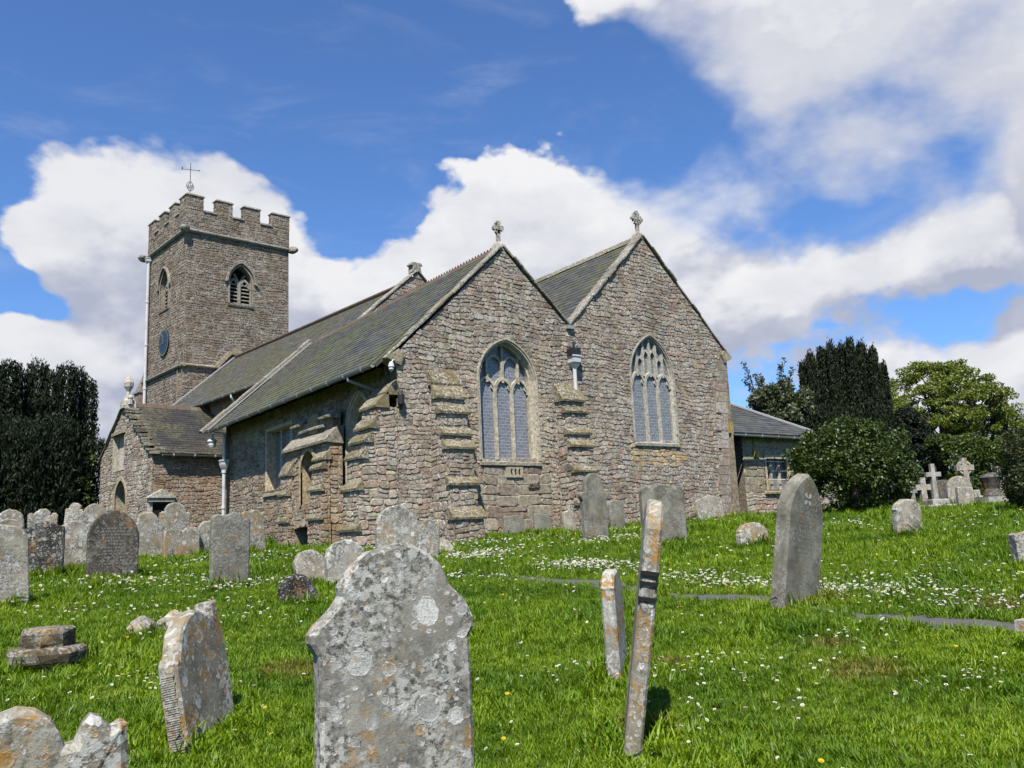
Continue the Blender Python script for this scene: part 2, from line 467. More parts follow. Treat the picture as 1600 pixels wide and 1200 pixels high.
# ------------------------------------------------------------------ mesh helpers
class MB:
    def __init__(s):
        s.v, s.f, s.c, s.uv = [], [], [], None
        s.col = (1, 1, 1)

    def poly(s, pts, col=None):
        i = len(s.v)
        s.v += [tuple(p) for p in pts]
        s.f.append(tuple(range(i, i + len(pts))))
        s.c.append(col or s.col)

    def strip(s, A, B, closed=False, col=None):
        """quads between two equally long point rows"""
        i = len(s.v)
        n = len(A)
        s.v += [tuple(p) for p in A] + [tuple(p) for p in B]
        for j in range(n if closed else n - 1):
            k = (j + 1) % n
            s.f.append((i + j, i + k, i + n + k, i + n + j))
            s.c.append(col or s.col)

    def box(s, o, a, b, c, col=None):
        """box from corner o with edge vectors a, b, c"""
        o, a, b, c = Vector(o), Vector(a), Vector(b), Vector(c)
        p = [o, o + a, o + a + b, o + b]
        t = [x + c for x in p]
        i = len(s.v)
        s.v += [tuple(x) for x in p + t]
        for f in ((0, 3, 2, 1), (4, 5, 6, 7), (0, 1, 5, 4), (1, 2, 6, 5), (2, 3, 7, 6), (3, 0, 4, 7)):
            s.f.append(tuple(i + x for x in f))
            s.c.append(col or s.col)

    def solid(s, rows, col=None):
        """closed rings of equal length joined, both ends capped"""
        for A, B in zip(rows, rows[1:]):
            s.strip(A, B, True, col)
        s.poly(rows[0][::-1], col)
        s.poly(rows[-1], col)

    def tube(s, pts, r, n=8, col=None, caps=True):
        pts = [Vector(p) for p in pts]
        rs = r if hasattr(r, '__len__') else [r] * len(pts)
        rings = []
        up = None
        for j, p in enumerate(pts):
            t = (pts[min(j + 1, len(pts) - 1)] - pts[max(j - 1, 0)]).normalized()
            if up is None:
                up = t.orthogonal().normalized()
            up = (up - t * up.dot(t)).normalized()
            sd = t.cross(up)
            rings.append([p + (up * math.cos(a) + sd * math.sin(a)) * rs[j] for a in (2 * math.pi * i / n for i in range(n))])
        for A, B in zip(rings, rings[1:]):
            s.strip(A, B, True, col)
        if caps:
            s.poly(rings[0][::-1], col)
            s.poly(rings[-1], col)

    def build(s, name, mat, parent=None, smooth=False, origin=None, **props):
        me = bpy.data.meshes.new(name)
        o = Vector(origin) if origin is not None else Vector((0, 0, 0))
        me.from_pydata([(a - o.x, b - o.y, c - o.z) for a, b, c in s.v], [], s.f)
        me.update()
        a = me.attributes.new('tint', 'FLOAT_COLOR', 'FACE')
        a.data.foreach_set('color', np.array([(*c, 1) for c in s.c], 'f').ravel())
        if s.uv:
            a = me.attributes.new('paneuv', 'FLOAT_COLOR', 'POINT')
            a.data.foreach_set('color', np.array([(x, y, 0, 1) for x, y in s.uv], 'f').ravel())
        if smooth:
            me.polygons.foreach_set('use_smooth', [True] * len(me.polygons))
        me.materials.append(M[mat] if isinstance(mat, str) else mat)
        ob = bpy.data.objects.new(name, me)
        C.objects.link(ob)
        if parent is not None:
            ob.parent = parent
            # vertices are given in world space for built-in parts
            ob.location = o - world_of(parent)
        else:
            ob.location = o
        for kk, vv in props.items():
            ob[kk] = vv
        return ob


def world_of(o):
    p = Vector(o.location)
    while o.parent:
        o = o.parent
        p += Vector(o.location)
    return p


def empty(name, loc, label=None, cat=None, group=None, parent=None):
    o = bpy.data.objects.new(name, None)
    C.objects.link(o)
    o.location = loc
    o.empty_display_size = .2
    if parent is not None:
        o.parent = parent
    if label:
        o['label'] = label
    if cat:
        o['category'] = cat
    if group:
        o['group'] = group
    return o


def fast_mesh(name, verts, quads, cols, mat, parent=None, loc=(0, 0, 0), **props):
    """numpy mesh of quads (or tris) with one colour per face"""
    me = bpy.data.meshes.new(name)
    nv, nf, k = len(verts), len(quads), quads.shape[1]
    me.vertices.add(nv)
    me.vertices.foreach_set('co', np.asarray(verts, 'f').ravel())
    me.loops.add(nf * k)
    me.loops.foreach_set('vertex_index', np.asarray(quads, 'i').ravel())
    me.polygons.add(nf)
    me.polygons.foreach_set('loop_start', np.arange(0, nf * k, k, dtype='i'))
    me.update(calc_edges=True)
    a = me.attributes.new('tint', 'FLOAT_COLOR', 'FACE')
    cc = np.ones((nf, 4), 'f')
    cc[:, :3] = cols
    a.data.foreach_set('color', cc.ravel())
    me.materials.append(M[mat])
    me.validate()
    o = bpy.data.objects.new(name, me)
    C.objects.link(o)
    o.location = loc
    if parent is not None:
        o.parent = parent
    for kk, vv in props.items():
        o[kk] = vv
    return o


# ------------------------------------------------------------------ terrain
def hgt(x, y):
    r = np.hypot(x, y)
    a = -1.7 + .087 * r
    b = np.minimum(.04 + .03 * (r - 20), .62)
    k = .35
    t = np.clip(.5 + .5 * (b - a) / k, 0, 1)
    h = b * (1 - t) + a * t - k * t * (1 - t)
    h = h - .26 * np.exp(-((x - 8.6) / 1.0) ** 2 - ((y - 22.5) / 2.6) ** 2)
    fade = np.clip((60 - r) / 30, 0, 1)
    return h + fade * (.022 * np.sin(x * 1.7 + y * .6) * np.sin(y * 1.3 - x * .4) + .018 * np.sin(x * 3.1 - 1) * np.sin(y * 2.7))


def zat(x, y):
    return float(hgt(np.float64(x), np.float64(y)))


PATH = [(1.5, 15.4), (4.4, 14.2), (6.1, 12.6), (6.75, 9.8), (7.1, 8.2), (7.55, 5.9), (8.0, 3.6), (8.6, 0.5)]

# ------------------------------------------------------------------ church: frames
X0, Y0 = 9.61, 17.59
TH = rad(5.41)
CT, ST = math.cos(TH), math.sin(TH)


def fB(x, y, z):
    return (x * CT - y * ST, x * ST + y * CT, z)


def mE(u, v, d=0):          # chancel east wall, u = north, v = up, d = out of the wall
    return (u, Y0 - d, v)


def mS(u, v, d=0):          # chancel south wall, u = west
    return (X0 - d, u, v)


def mW(u, v, d=0):          # south wall face, a little behind the corner
    return (X0 + .15 - d, u, v)


def mTE(u, v, d=0):
    return fB(u, 42.0 - d, v)


def mTS(u, v, d=0):
    return fB(15.8 - d, u, v)


TINTS = [(.29, .255, .215), (.255, .22, .19), (.31, .255, .21), (.265, .21, .175), (.35, .32, .28), (.20, .178, .16), (.31, .27, .20), (.37, .335, .285), (.285, .215, .165), (.30, .24, .20), (.27, .245, .215), (.235, .205, .18)]
TOWER_T = [(.25, .22, .19), (.22, .19, .165), (.29, .25, .21), (.20, .175, .155), (.33, .30, .27), (.26, .215, .17)]
CREAM = [(.40, .345, .26), (.37, .32, .245), (.39, .32, .235), (.36, .275, .205), (.42, .37, .285)]
PORCH_T = [(.33, .25, .185), (.30, .22, .165), (.36, .29, .22), (.27, .19, .14), (.34, .27, .2), (.29, .24, .195)]


def pick(t):
    c = RR.choice(t)
    k = U(.85, 1.15)
    return tuple(x * k * U(.96, 1.04) for x in c)


def intervals(v, vv, bounds, holes):
    """list of (left(v), left(vv), right(v), right(vv)) at course v..vv"""
    vm = (v + vv) / 2
    b = bounds(vm)
    if b is None:
        return []
    b0, b1 = bounds(v) or b, bounds(vv) or b
    if abs(b0[0] - b[0]) > .6:
        b0 = b
    if abs(b1[0] - b[0]) > .6:
        b1 = b
    segs = [(b0[0], b1[0], b0[1], b1[1])]
    for h in holes:
        m = h(vm)
        if m is None:
            continue
        h0, h1 = h(v) or m, h(vv) or m
        out = []
        for s in segs:
            lo, hi = (s[0] + s[1]) / 2, (s[2] + s[3]) / 2
            if m[1] <= lo or m[0] >= hi:
                out.append(s)
                continue
            if m[0] > lo:
                out.append((s[0], s[1], h0[0], h1[0]))
            if m[1] < hi:
                out.append((h0[1], h1[1], s[2], s[3]))
        segs = out
    return segs


def rubble(v0, v1, bounds, holes, crs=(.13, .25), lens=(.2, .5), palette=TINTS, gap=.011, split=.45, region=None):
    """stones laid to rough courses: list of (polygon in wall coordinates, colour, depth)"""
    out = []
    v = v0
    while v < v1 - .02:
        vv = min(v + U(*crs), v1)
        if v1 - vv < crs[0] * .6:
            vv = v1
        for a0, a1, b0, b1 in intervals(v, vv, bounds, holes):
            lo, hi = max(a0, a1), min(b0, b1)
            cuts, x = [], lo + U(.5, 1.) * lens[0] * .5
            while x < hi - lens[0] * .45:
                cuts.append(x)
                x += U(*lens) * (1 if RR.random() > .15 else 1.35)
            edges = [(a0, a1)] + [(c + U(-.02, .02), c + U(-.02, .02)) for c in cuts] + [(b0, b1)]
            for (l0, l1), (r0, r1) in zip(edges, edges[1:]):
                if (r0 + r1) - (l0 + l1) < .06:
                    continue
                rows = [(0, 1)]
                if RR.random() < split and vv - v > .145:
                    t = U(.35, .65)
                    rows = [(0, t), (t, 1)]
                for t0, t1 in rows:
                    ql = (l0 + (l1 - l0) * t0, l0 + (l1 - l0) * t1)
                    qr = (r0 + (r1 - r0) * t0, r0 + (r1 - r0) * t1)
                    z0, z1 = v + (vv - v) * t0, v + (vv - v) * t1
                    out.append(stone_poly(ql[0], ql[1], qr[0], qr[1], z0, z1, gap, palette, region))
        v = vv
    return out


def stone_poly(l0, l1, r0, r1, z0, z1, gap, palette, region=None):
    j = lambda: U(-.02, .02)
    g = gap
    c = [(l0 + g, z0 + g), (r0 - g, z0 + g), (r1 - g, z1 - g), (l1 + g, z1 - g)]
    pts = []
    for i in range(4):
        p, a, b = c[i], c[i - 1], c[(i + 1) % 4]
        if RR.random() < .75:
            ka, kb = U(.1, .42), U(.1, .42)
            la, lb = math.dist(p, a), math.dist(p, b)
            ka, kb = min(ka, .07 / max(la, .01)), min(kb, .07 / max(lb, .01))
            pts.append((p[0] + (a[0] - p[0]) * ka + j() * .5, p[1] + (a[1] - p[1]) * ka + j() * .5))
            pts.append((p[0] + (b[0] - p[0]) * kb + j() * .5, p[1] + (b[1] - p[1]) * kb + j() * .5))
        else:
            pts.append((p[0] + j() * .6, p[1] + j() * .6))
    pal = palette
    if region:
        pal = region((l0 + r1) / 2, (z0 + z1) / 2) or palette
    pts = [(x, y + .026 * math.sin(x * 2.3 + y * .7) + .020 * math.sin(x * 5.1 + y * 2.9) + .010 * math.sin(x * 11.3 - y * 4)) for x, y in pts]
    return pts, pick(pal), U(.006, .026)


def stone_into(mb, st, mapf):
    pts, col, d = st
    cx, cy = sum(p[0] for p in pts) / len(pts), sum(p[1] for p in pts) / len(pts)
    tx, ty = U(-.05, .05), U(-.06, .06)
    r0 = [mapf(x, y, -.03) for x, y in pts]
    r1 = [mapf(x, y, d - .014) for x, y in pts]
    r2 = [mapf(cx + (x - cx) * .91, cy + (y - cy) * .86, d + tx * (x - cx) + ty * (y - cy)) for x, y in pts]
    mb.strip(r0, r1, True, col)
    mb.strip(r1, r2, True, col)
    mb.poly(r2, col)


def poly_area(pts):
    return abs(sum(a[0] * b[1] - a[1] * b[0] for a, b in zip(pts, pts[1:] + pts[:1]))) / 2


def mortar(mb, v0, v1, bounds, holes, mapf, dv=.06, d=0., back=None):
    n = max(1, int(round((v1 - v0) / dv)))
    for i in range(n):
        a, b = v0 + (v1 - v0) * i / n, v0 + (v1 - v0) * (i + 1) / n
        for l0, l1, r0, r1 in intervals(a, b, bounds, holes):
            mb.poly([mapf(l0, a, d), mapf(r0, a, d), mapf(r1, b, d), mapf(l1, b, d)])
            if back:
                mb.poly([mapf(l0, a, back), mapf(r0, a, back), mapf(r1, b, back), mapf(l1, b, back)])


MORT = (.33, .29, .24)


def wall(parent, name, mapf, v0, v1, bounds, holes=(), singles=0, stone_m='rubble', back=-.6, seen=None, **kw):
    """a wall: mortar body, its largest stones as objects, the others as one mass of stonework"""
    mb = MB()
    mb.col = MORT
    mortar(mb, v0, v1, bounds, holes, mapf, back=back)
    w_ = mb.build(name, 'mortar', parent)
    sts = rubble(v0, v1, bounds, holes, **kw)
    sts.sort(key=lambda s: -poly_area(s[0]) * (1 if seen is None or seen(s[0][0]) else .01))
    for st in sts[:singles]:
        b = MB()
        stone_into(b, st, mapf)
        n = len(st[0])
        c = mapf(sum(p[0] for p in st[0]) / n, sum(p[1] for p in st[0]) / n, 0)
        b.build('stone', stone_m, w_, origin=c)
    b = MB()
    for st in sts[singles:]:
        stone_into(b, st, mapf)
    if sts[singles:]:
        b.build('rubble_stonework', stone_m, w_, kind='stuff')
    return w_


# pointed arch helpers (wall coordinates)
def arch_hw(wd, vs, ha):
    Rr = (wd * wd + ha * ha) / (2 * wd)
    def hw(v):
        if v <= vs:
            return wd
        t = Rr * Rr - (v - vs) ** 2
        if v >= vs + ha or t <= 0:
            return None
        x = math.sqrt(t) - (Rr - wd)
        return x if x > 0 else None
    return hw


def arch_hole(uc, wd, vb, vs, ha):
    hw = arch_hw(wd, vs, ha)
    def h(v):
        if v < vb:
            return None
        x = hw(v)
        return None if x is None else (uc - x, uc + x)
    return h


def arch_line(uc, wd, vb, vs, ha, n=9):
    """polyline from the left foot over the apex to the right foot"""
    Rr = (wd * wd + ha * ha) / (2 * wd)
    a1 = math.asin(min(1, ha / Rr))
    right = [(uc - (Rr - wd) + Rr * math.cos(a1 * i / n), vs + Rr * math.sin(a1 * i / n)) for i in range(n + 1)]
    left = [(2 * uc - x, y) for x, y in right]
    return [(uc - wd, vb)] + left[:-1] + [(uc, vs + ha)] + right[:-1][::-1] + [(uc + wd, vb)]


def offset(line, d, closed=False):
    out = []
    n = len(line)
    for i, p in enumerate(line):
        a = line[i - 1] if (i or closed) else None
        b = line[(i + 1) % n] if (i < n - 1 or closed) else None
        ns = []
        for s, e in ((a, p), (p, b)):
            if s is not None and e is not None:
                l = math.dist(s, e) or 1e-6
                ns.append((-(e[1] - s[1]) / l, (e[0] - s[0]) / l))
        nx, ny = sum(q[0] for q in ns) / len(ns), sum(q[1] for q in ns) / len(ns)
        l2 = nx * nx + ny * ny
        k = d / max(l2, .35)
        out.append((p[0] + nx * k, p[1] + ny * k))
    return out


def ribbon(mb, line, mapf, o0, o1, d0, d1, col=None, closed=False):
    """a bar along a line: from offset o0 to o1 across, from depth d0 (back) to d1 (front)"""
    A, B = offset(line, o0, closed), offset(line, o1, closed)
    A0, A1 = [mapf(*p, d0) for p in A], [mapf(*p, d1) for p in A]
    B0, B1 = [mapf(*p, d0) for p in B], [mapf(*p, d1) for p in B]
    mb.strip(A0, A1, closed, col)
    mb.strip(A1, B1, closed, col)
    mb.strip(B1, B0, closed, col)
    mb.strip(B0, A0, closed, col)
    if not closed:
        for i in (0, -1):
            mb.poly([A0[i], A1[i], B1[i], B0[i]], col)


def rect_hole(u0, u1, v0, v1):
    return lambda v: (u0, u1) if v0 < v < v1 else None


DRESS = (.43, .40, .335)


def pane_mesh(parent, poly, mapf, d, uc):
    b = MB()
    b.poly([mapf(x, y, d) for x, y in poly])
    b.uv = [(x - uc, y) for x, y in poly]
    return b.build('pane', 'glass', parent)


def gothic_window(parent, mapf, uc, wd, vb, vs, ha, style, depth=.24, hood=.13, tint=DRESS, sill=True, splay=.07):
    """a traceried stone window: surround with reveal, then mullions, tracery, panes and sill as its parts"""
    line = arch_line(uc, wd, vb, vs, ha, 10)
    b = MB()
    b.col = tint
    ribbon(b, line, mapf, 0, hood * .55, -.02, .022)
    ribbon(b, line, mapf, hood * .55, hood, -.02, .05, tuple(x * .92 for x in tint))
    # splayed reveal in two orders
    l1, l2 = offset(line, -splay * .5), offset(line, -splay)
    b.strip([mapf(*p, .022) for p in line], [mapf(*p, -depth * .5) for p in l1])
    b.strip([mapf(*p, -depth * .5) for p in l1], [mapf(*p, -depth * .5 - .01) for p in l2])
    b.strip([mapf(*p, -depth * .5 - .01) for p in l2], [mapf(*p, -depth - .06) for p in l2])
    win = b.build('window', 'dress', parent)
    iw = wd - splay
    hw = arch_hw(iw, vs, ha * iw / wd)
    fr, bk = -depth + .075, -depth - .04
    m = MB()
    m.col = tint
    lw = 2 * iw / 3
    hs = style['head']            # springing of the light heads
    hh = style['rise']
    for k in (-1, 1):
        mb = MB()
        mb.col = tint
        x = uc + k * iw / 3
        ribbon(mb, [(x, vb), (x, hs + hh * .35)], mapf, -.042, .042, bk, fr)
        mb.build('mullion', 'dress', win)
    for k in (-1, 0, 1):
        c = uc + k * lw
        al = arch_line(c, lw / 2, hs - .02, hs, hh, 6)
        ribbon(m, al, mapf, -.036, .036, bk + .01, fr - .008)
        # cusps of the light head
        for s_ in (-1, 1):
            ribbon(m, [(c + s_ * lw * .47, hs + .03), (c + s_ * lw * .31, hs + hh * .30), (c + s_ * lw * .33, hs + hh * .58)], mapf, -.016, .016, bk + .02, fr - .03)
        pane_mesh(win, [(c - lw / 2 + .03, vb), (c + lw / 2 - .03, vb)] + [p for p in offset(al, -.03)[1:-1]][::-1], mapf, -depth, uc)
    top = vs + ha * iw / wd
    for x in style['bars']:
        xx = uc + x * iw
        h_ = hs + hh
        t = top
        for v in np.arange(h_, top, .03):
            z = hw(v)
            if z is None or z < abs(x * iw) + .02:
                t = v
                break
        ribbon(m, [(xx, h_ - .12), (xx, t)], mapf, -.035, .035, bk + .012, fr - .012)
    for c_, w_, v0_, r_ in style['heads']:
        ribbon(m, arch_line(uc + c_ * iw, w_ * iw, v0_ - .02, v0_, r_, 5), mapf, -.028, .028, bk + .014, fr - .02)
    m.build('tracery', 'dress', win)
    tl = [p for p in offset(line, -splay) if p[1] > hs]
    pane_mesh(win, [(uc + iw, hs - .05)] + tl[::-1] + [(uc - iw, hs - .05)], mapf, -depth - .025, uc)
    if sill:
        s = MB()
        s.col = tuple(x * 1.03 for x in tint)
        P0, P1 = uc - wd - hood * .9, uc + wd + hood * .9
        s.solid([[mapf(u, vb - .13, -.1), mapf(u, vb - .13, .06), mapf(u, vb - .05, .075), mapf(u, vb + .02, -depth), mapf(u, vb - .06, -depth)] for u in (P0, P1)])
        s.build('sill', 'dress', win)
    return win


# slates: (u along the eave, v up the slope, d out of the slope)
SL_T = [(.105, .107, .112), (.088, .09, .094), (.12, .12, .118), (.078, .08, .084), (.112, .105, .096), (.098, .1, .092)]


def slates(parent, v0, v1, bounds, mapf, course=.2, wid=.27, singles=0, mat='slate', seen=None, name='slates'):
    L_ = []
    n = int((v1 - v0) / course)
    for i in range(n + 1):
        a = v0 + i * course
        b = min(a + course * 1.3, v1)
        if b - a < .05:
            continue
        bl = bounds(a)
        if bl is None:
            continue
        u = bl[0] - (wid * .5 if i % 2 else 0)
        while u < bl[1] - .02:
            w_ = wid * U(.85, 1.15)
            l, r = max(u, bl[0]), min(u + w_, bl[1])
            u += w_
            if r - l < .04:
                continue
            L_.append((l + .004, r - .004, a + U(-.012, .008), b))
    if seen:
        L_.sort(key=seen)

    def put(mb, s):
        l, r, a, b = s
        t, k = U(.006, .013), U(-.004, .005)
        col = pick(SL_T)
        f = [(l, a), (r, a), (r, b), (l, b)]
        top = [mapf(l, a, .02 + t + k), mapf(r, a + U(-.012, .012), .02 + t - k), mapf(r, b, .014), mapf(l, b, .014)]
        low = [mapf(l, a, .015 + k), mapf(r, a, .015 - k), mapf(r, b, .004), mapf(l, b, .004)]
        mb.poly(top, col)
        mb.poly([low[0], low[1], top[1], top[0]], col)
        mb.poly([low[1], low[2], top[2], top[1]], col)
        mb.poly([low[3], low[0], top[0], top[3]], col)
    for s in L_[:singles]:
        b = MB()
        put(b, s)
        b.build('slate', mat, parent, origin=mapf(s[0], s[2], 0))
    b = MB()
    for s in L_[singles:]:
        put(b, s)
    b.build('slates', mat, parent, kind='stuff')


def plane_map(o, e, up):
    """roof plane map: u from o along e, v along up, d along the normal"""
    o, e, up = Vector(o), Vector(e).normalized(), Vector(up).normalized()
    n = e.cross(up).normalized()
    if n.z < 0:
        n = -n
    return lambda u, v, d=0: tuple(o + e * u + up * v + n * d)


def deck(name, mapf, u0, u1, v1, parent, mat='slate', us=None):
    b = MB()
    b.col = (.09, .09, .09)
    lo = [(u0, 0), (u1, 0), (us[1] if us else u1, v1), (us[0] if us else u0, v1)]
    b.solid([[mapf(*p, -.09) for p in lo], [mapf(*p, 0) for p in lo]])
    return b.build(name, mat, parent)


def coping(parent, p0, p1, wdir, width, thick=.055, n=8, mat='weathering', tint=(.27, .255, .21), rough=.03, name='coping_stone'):
    """slabs laid end to end up a rake from p0 to p1, spread along wdir"""
    p0, p1, wd = Vector(p0), Vector(p1), Vector(wdir).normalized()
    ax = (p1 - p0)
    L_ = ax.length
    ax.normalize()
    nn = ax.cross(wd).normalized()
    if nn.z < 0:
        nn = -nn
    for i in range(n):
        a, b = L_ * i / n, L_ * (i + 1) / n
        j0, j1, k = U(-rough, rough), U(-rough, rough), U(0, rough * .6)
        o = p0 + ax * (a + .004) + wd * j0 + nn * k
        mb = MB()
        k2 = U(.85, 1.15)
        mb.col = tuple(x * k2 for x in tint)
        le = b - a - .008
        t = thick * U(.8, 1.2)
        w_ = width + j1
        q0 = [o, o + wd * w_, o + wd * w_ + nn * t * .7, o + wd * w_ * .5 + nn * t * 1.15, o + nn * t * .75]
        mb.solid([q0, [p + ax * le * .5 + nn * U(-.006, .012) for p in q0], [p + ax * le for p in q0]])
        mb.build(name, mat, parent, origin=o)


def half_pipe(mb, p0, p1, r=.06, n=7):
    p0, p1 = Vector(p0), Vector(p1)
    ax = (p1 - p0).normalized()
    sd = ax.cross(Vector((0, 0, 1))).normalized()
    def ring(p, rr):
        return [p + sd * math.cos(a) * rr + Vector((0, 0, 1)) * math.sin(a) * rr for a in (math.pi + math.pi * i / n for i in range(n + 1))]
    mb.strip(ring(p0, r), ring(p1, r))
    mb.strip(ring(p0, r - .008), ring(p1, r - .008))
    for p in (p0, p1):
        mb.poly(ring(p, r))
    for k in (0, -1):
        mb.poly([ring(p0, r)[k], ring(p1, r)[k], ring(p1, r - .008)[k], ring(p0, r - .008)[k]])


def gutter(parent, p0, p1, outdir, nbr, mat='gutter', bmat='white', r=.06):
    mb = MB()
    half_pipe(mb, p0, p1, r)
    gu = mb.build('gutter', mat, parent, smooth=True)
    p0, p1, od = Vector(p0), Vector(p1), Vector(outdir).normalized()
    ax = (p1 - p0).normalized()
    for i in range(nbr):
        c = p0 + (p1 - p0) * ((i + .5) / nbr)
        b = MB()
        ring = [c + od * math.cos(a) * (r + .012) + Vector((0, 0, math.sin(a) * (r + .012))) for a in (math.pi + math.pi * j / 7 for j in range(8))]
        ring = [c - od * (r + .1)] + ring + [ring[-1] + Vector((0, 0, .03))]
        b.strip([p - ax * .03 for p in ring], [p + ax * .03 for p in ring])
        b.strip([p - ax * .03 - Vector((0, 0, .012)) for p in ring], [p + ax * .03 - Vector((0, 0, .012)) for p in ring])
        b.build('gutter_bracket', bmat, gu, origin=c)
    return gu


def downpipe(parent, pts, r=.045, hopper=None, mat='white', collars=()):
    b = MB()
    b.tube(pts, r, 10)
    dp = b.build('downpipe', mat, parent, smooth=True)
    if hopper:
        h = Vector(hopper)
        b = MB()
        rows = []
        for z, k in ((-.16, .05), (-.05, .10), (0, .125), (.13, .13), (.15, .15), (.19, .15)):
            rows.append([h + Vector((x * k, y * k, z)) for x, y in ((-1, -1), (1, -1), (1, 1), (-1, 1))])
        b.solid(rows)
        b.build('hopper', mat, dp, origin=h)
    for c in collars:
        b = MB()
        c = Vector(c)
        b.tube([c - Vector((0, 0, .05)), c + Vector((0, 0, .05))], r + .022, 10)
        b.build('collar', mat, dp, origin=c, smooth=True)
    return dp


# ------------------------------------------------------------------ church: chancel and south aisle
church = empty('church', (X0, Y0, 0), 'old grey brown rubble stone parish church with battlemented tower and twin east gables', 'church')
AP1, VAL, AP2, NE = (12.83, 7.52), (14.97, 5.62), (18.03, 8.72), (21.4, 5.42)
SEk = (9.61, 4.40)


def lerp_x(p, q, v):
    return p[0] + (q[0] - p[0]) * (v - p[1]) / (q[1] - p[1])


def bE(v):
    if v >= AP2[1]:
        return None
    if v < SEk[1]:
        l = 9.61
    elif v < AP1[1]:
        l = lerp_x(SEk, AP1, v)
    else:
        l = lerp_x(VAL, AP2, v)
    r = 20.92 + .42 * max(0, v - .3) / 5.1 if v < NE[1] else lerp_x(NE, AP2, v)
    return (l, r)


def notch(v):
    if v <= VAL[1] or v >= AP1[1]:
        return None
    return (lerp_x(AP1, VAL, v), lerp_x(VAL, AP2, v))


W1 = (12.80, .86, 1.95, 3.93, 1.08)
W2 = (18.02, .83, 2.57, 4.45, 1.22)


def east_region(u, v):
    if 11.75 < u < 14.1 and .25 < v < 1.85:
        return CREAM
    if 11.6 < u < 11.95 and v < 4.2 or 13.6 < u < 14.15 and 1.8 < v < 3.9:
        return CREAM if RR.random() < .7 else None
    if 9.61 < u < 10.2 and v < 4:
        return [(.34, .31, .265), (.37, .33, .275), (.33, .27, .22)] if RR.random() < .7 else None
    if 17 < u < 19.2 and 1.9 < v < 2.5:
        return [(.42, .33, .19), (.38, .27, .15)] if RR.random() < .6 else None
    return None


ew = wall(church, 'east_wall', mE, -.5, 8.7, bE, [notch, arch_hole(*W1), arch_hole(*W2), lambda v: (11.82, 14.05) if .22 < v < 1.80 else None], singles=300, region=east_region, crs=(.085, .17), lens=(.09, .27), split=.35, gap=.0045)
b = MB()
b.col = MORT
mortar(b, .22, 1.8, lambda v: (11.82, 14.05), [], mE, dv=.4)
pn = b.build('window_apron', 'mortar', church)
for st in rubble(.22, 1.80, lambda v: (11.82, 14.05), [rect_hole(12.56, 13.2, 1.5, 1.8)], crs=(.24, .36), lens=(.35, .8), palette=CREAM, split=.12, gap=.006):
    b = MB()
    stone_into(b, (st[0], st[1], st[2] * .6 + .012), mE)
    b.build('stone', 'ashlar', pn, origin=mE(st[0][0][0], st[0][0][1], 0))
P1 = {'head': 3.72, 'rise': .36, 'bars': (0., -.62, .62), 'heads': [(-.33, .31, 4.36, .30), (.33, .31, 4.36, .30)]}
P2 = {'head': 4.18, 'rise': .42, 'bars': (-.335, .335, 0., -.67, .67), 'heads': [(-.5, .15, 4.86, .18), (.5, .15, 4.86, .18), (-.17, .15, 5.06, .2), (.17, .15, 5.06, .2)]}
gothic_window(church, mE, *W1, P1, depth=.24, hood=.09)
gothic_window(church, mE, *W2, P2, depth=.10, hood=.07, tint=(.40, .39, .355), splay=.05)
# carved stone with three slots below the south window, and a broken hole beside it
b = MB()
b.col = (.50, .43, .31)
b.box(mE(12.62, 1.52, -.03), (.52, 0, 0), (0, 0, .26), (0, -.085, 0))
cs = b.build('carved_stone', 'ashlar', church)
for i in range(3):  # shade of the slots: near-black plates laid on the stone face
    b = MB()
    x = 12.73 + i * .12
    b.solid([[mE(x + .035, 1.58, d), mE(x + .075, 1.60, d), mE(x + .055, 1.66, d), mE(x + .085, 1.73, d), mE(x + .04, 1.745, d), mE(x + .015, 1.67, d)] for d in (.05, .0575)])
    b.build('slot_shade', 'void', cs)
b = MB()  # raised dark plate painting the shade inside the broken hole
b.solid([[mE(13.28 + a, 1.22 + c, d) for a, c in ((0, .05), (.16, .02), (.34, .05), (.38, .12), (.2, .15), (.05, .13))] for d in (.04, .062)])
b.col = (.10, .06, .04)
b.c = [b.col] * len(b.f)
b.build('broken_hole_shade', 'ashlar', church)

# quoins at the two outer corners of the east wall
for x, s in ((NE[0], -1),):
    v = .2
    while v < 5.0:
        h_ = U(.24, .36)
        L_ = U(.28, .55)
        b = MB()
        b.col = pick(TINTS[:5])
        b.box((20.94 + .42 * max(0, v - .3) / 5.1, Y0 - .045, v), (s * L_, 0, 0), (0, .4, 0), (0, 0, h_ - .015))
        b.build('quoin', 'rubble', church)
        v += h_


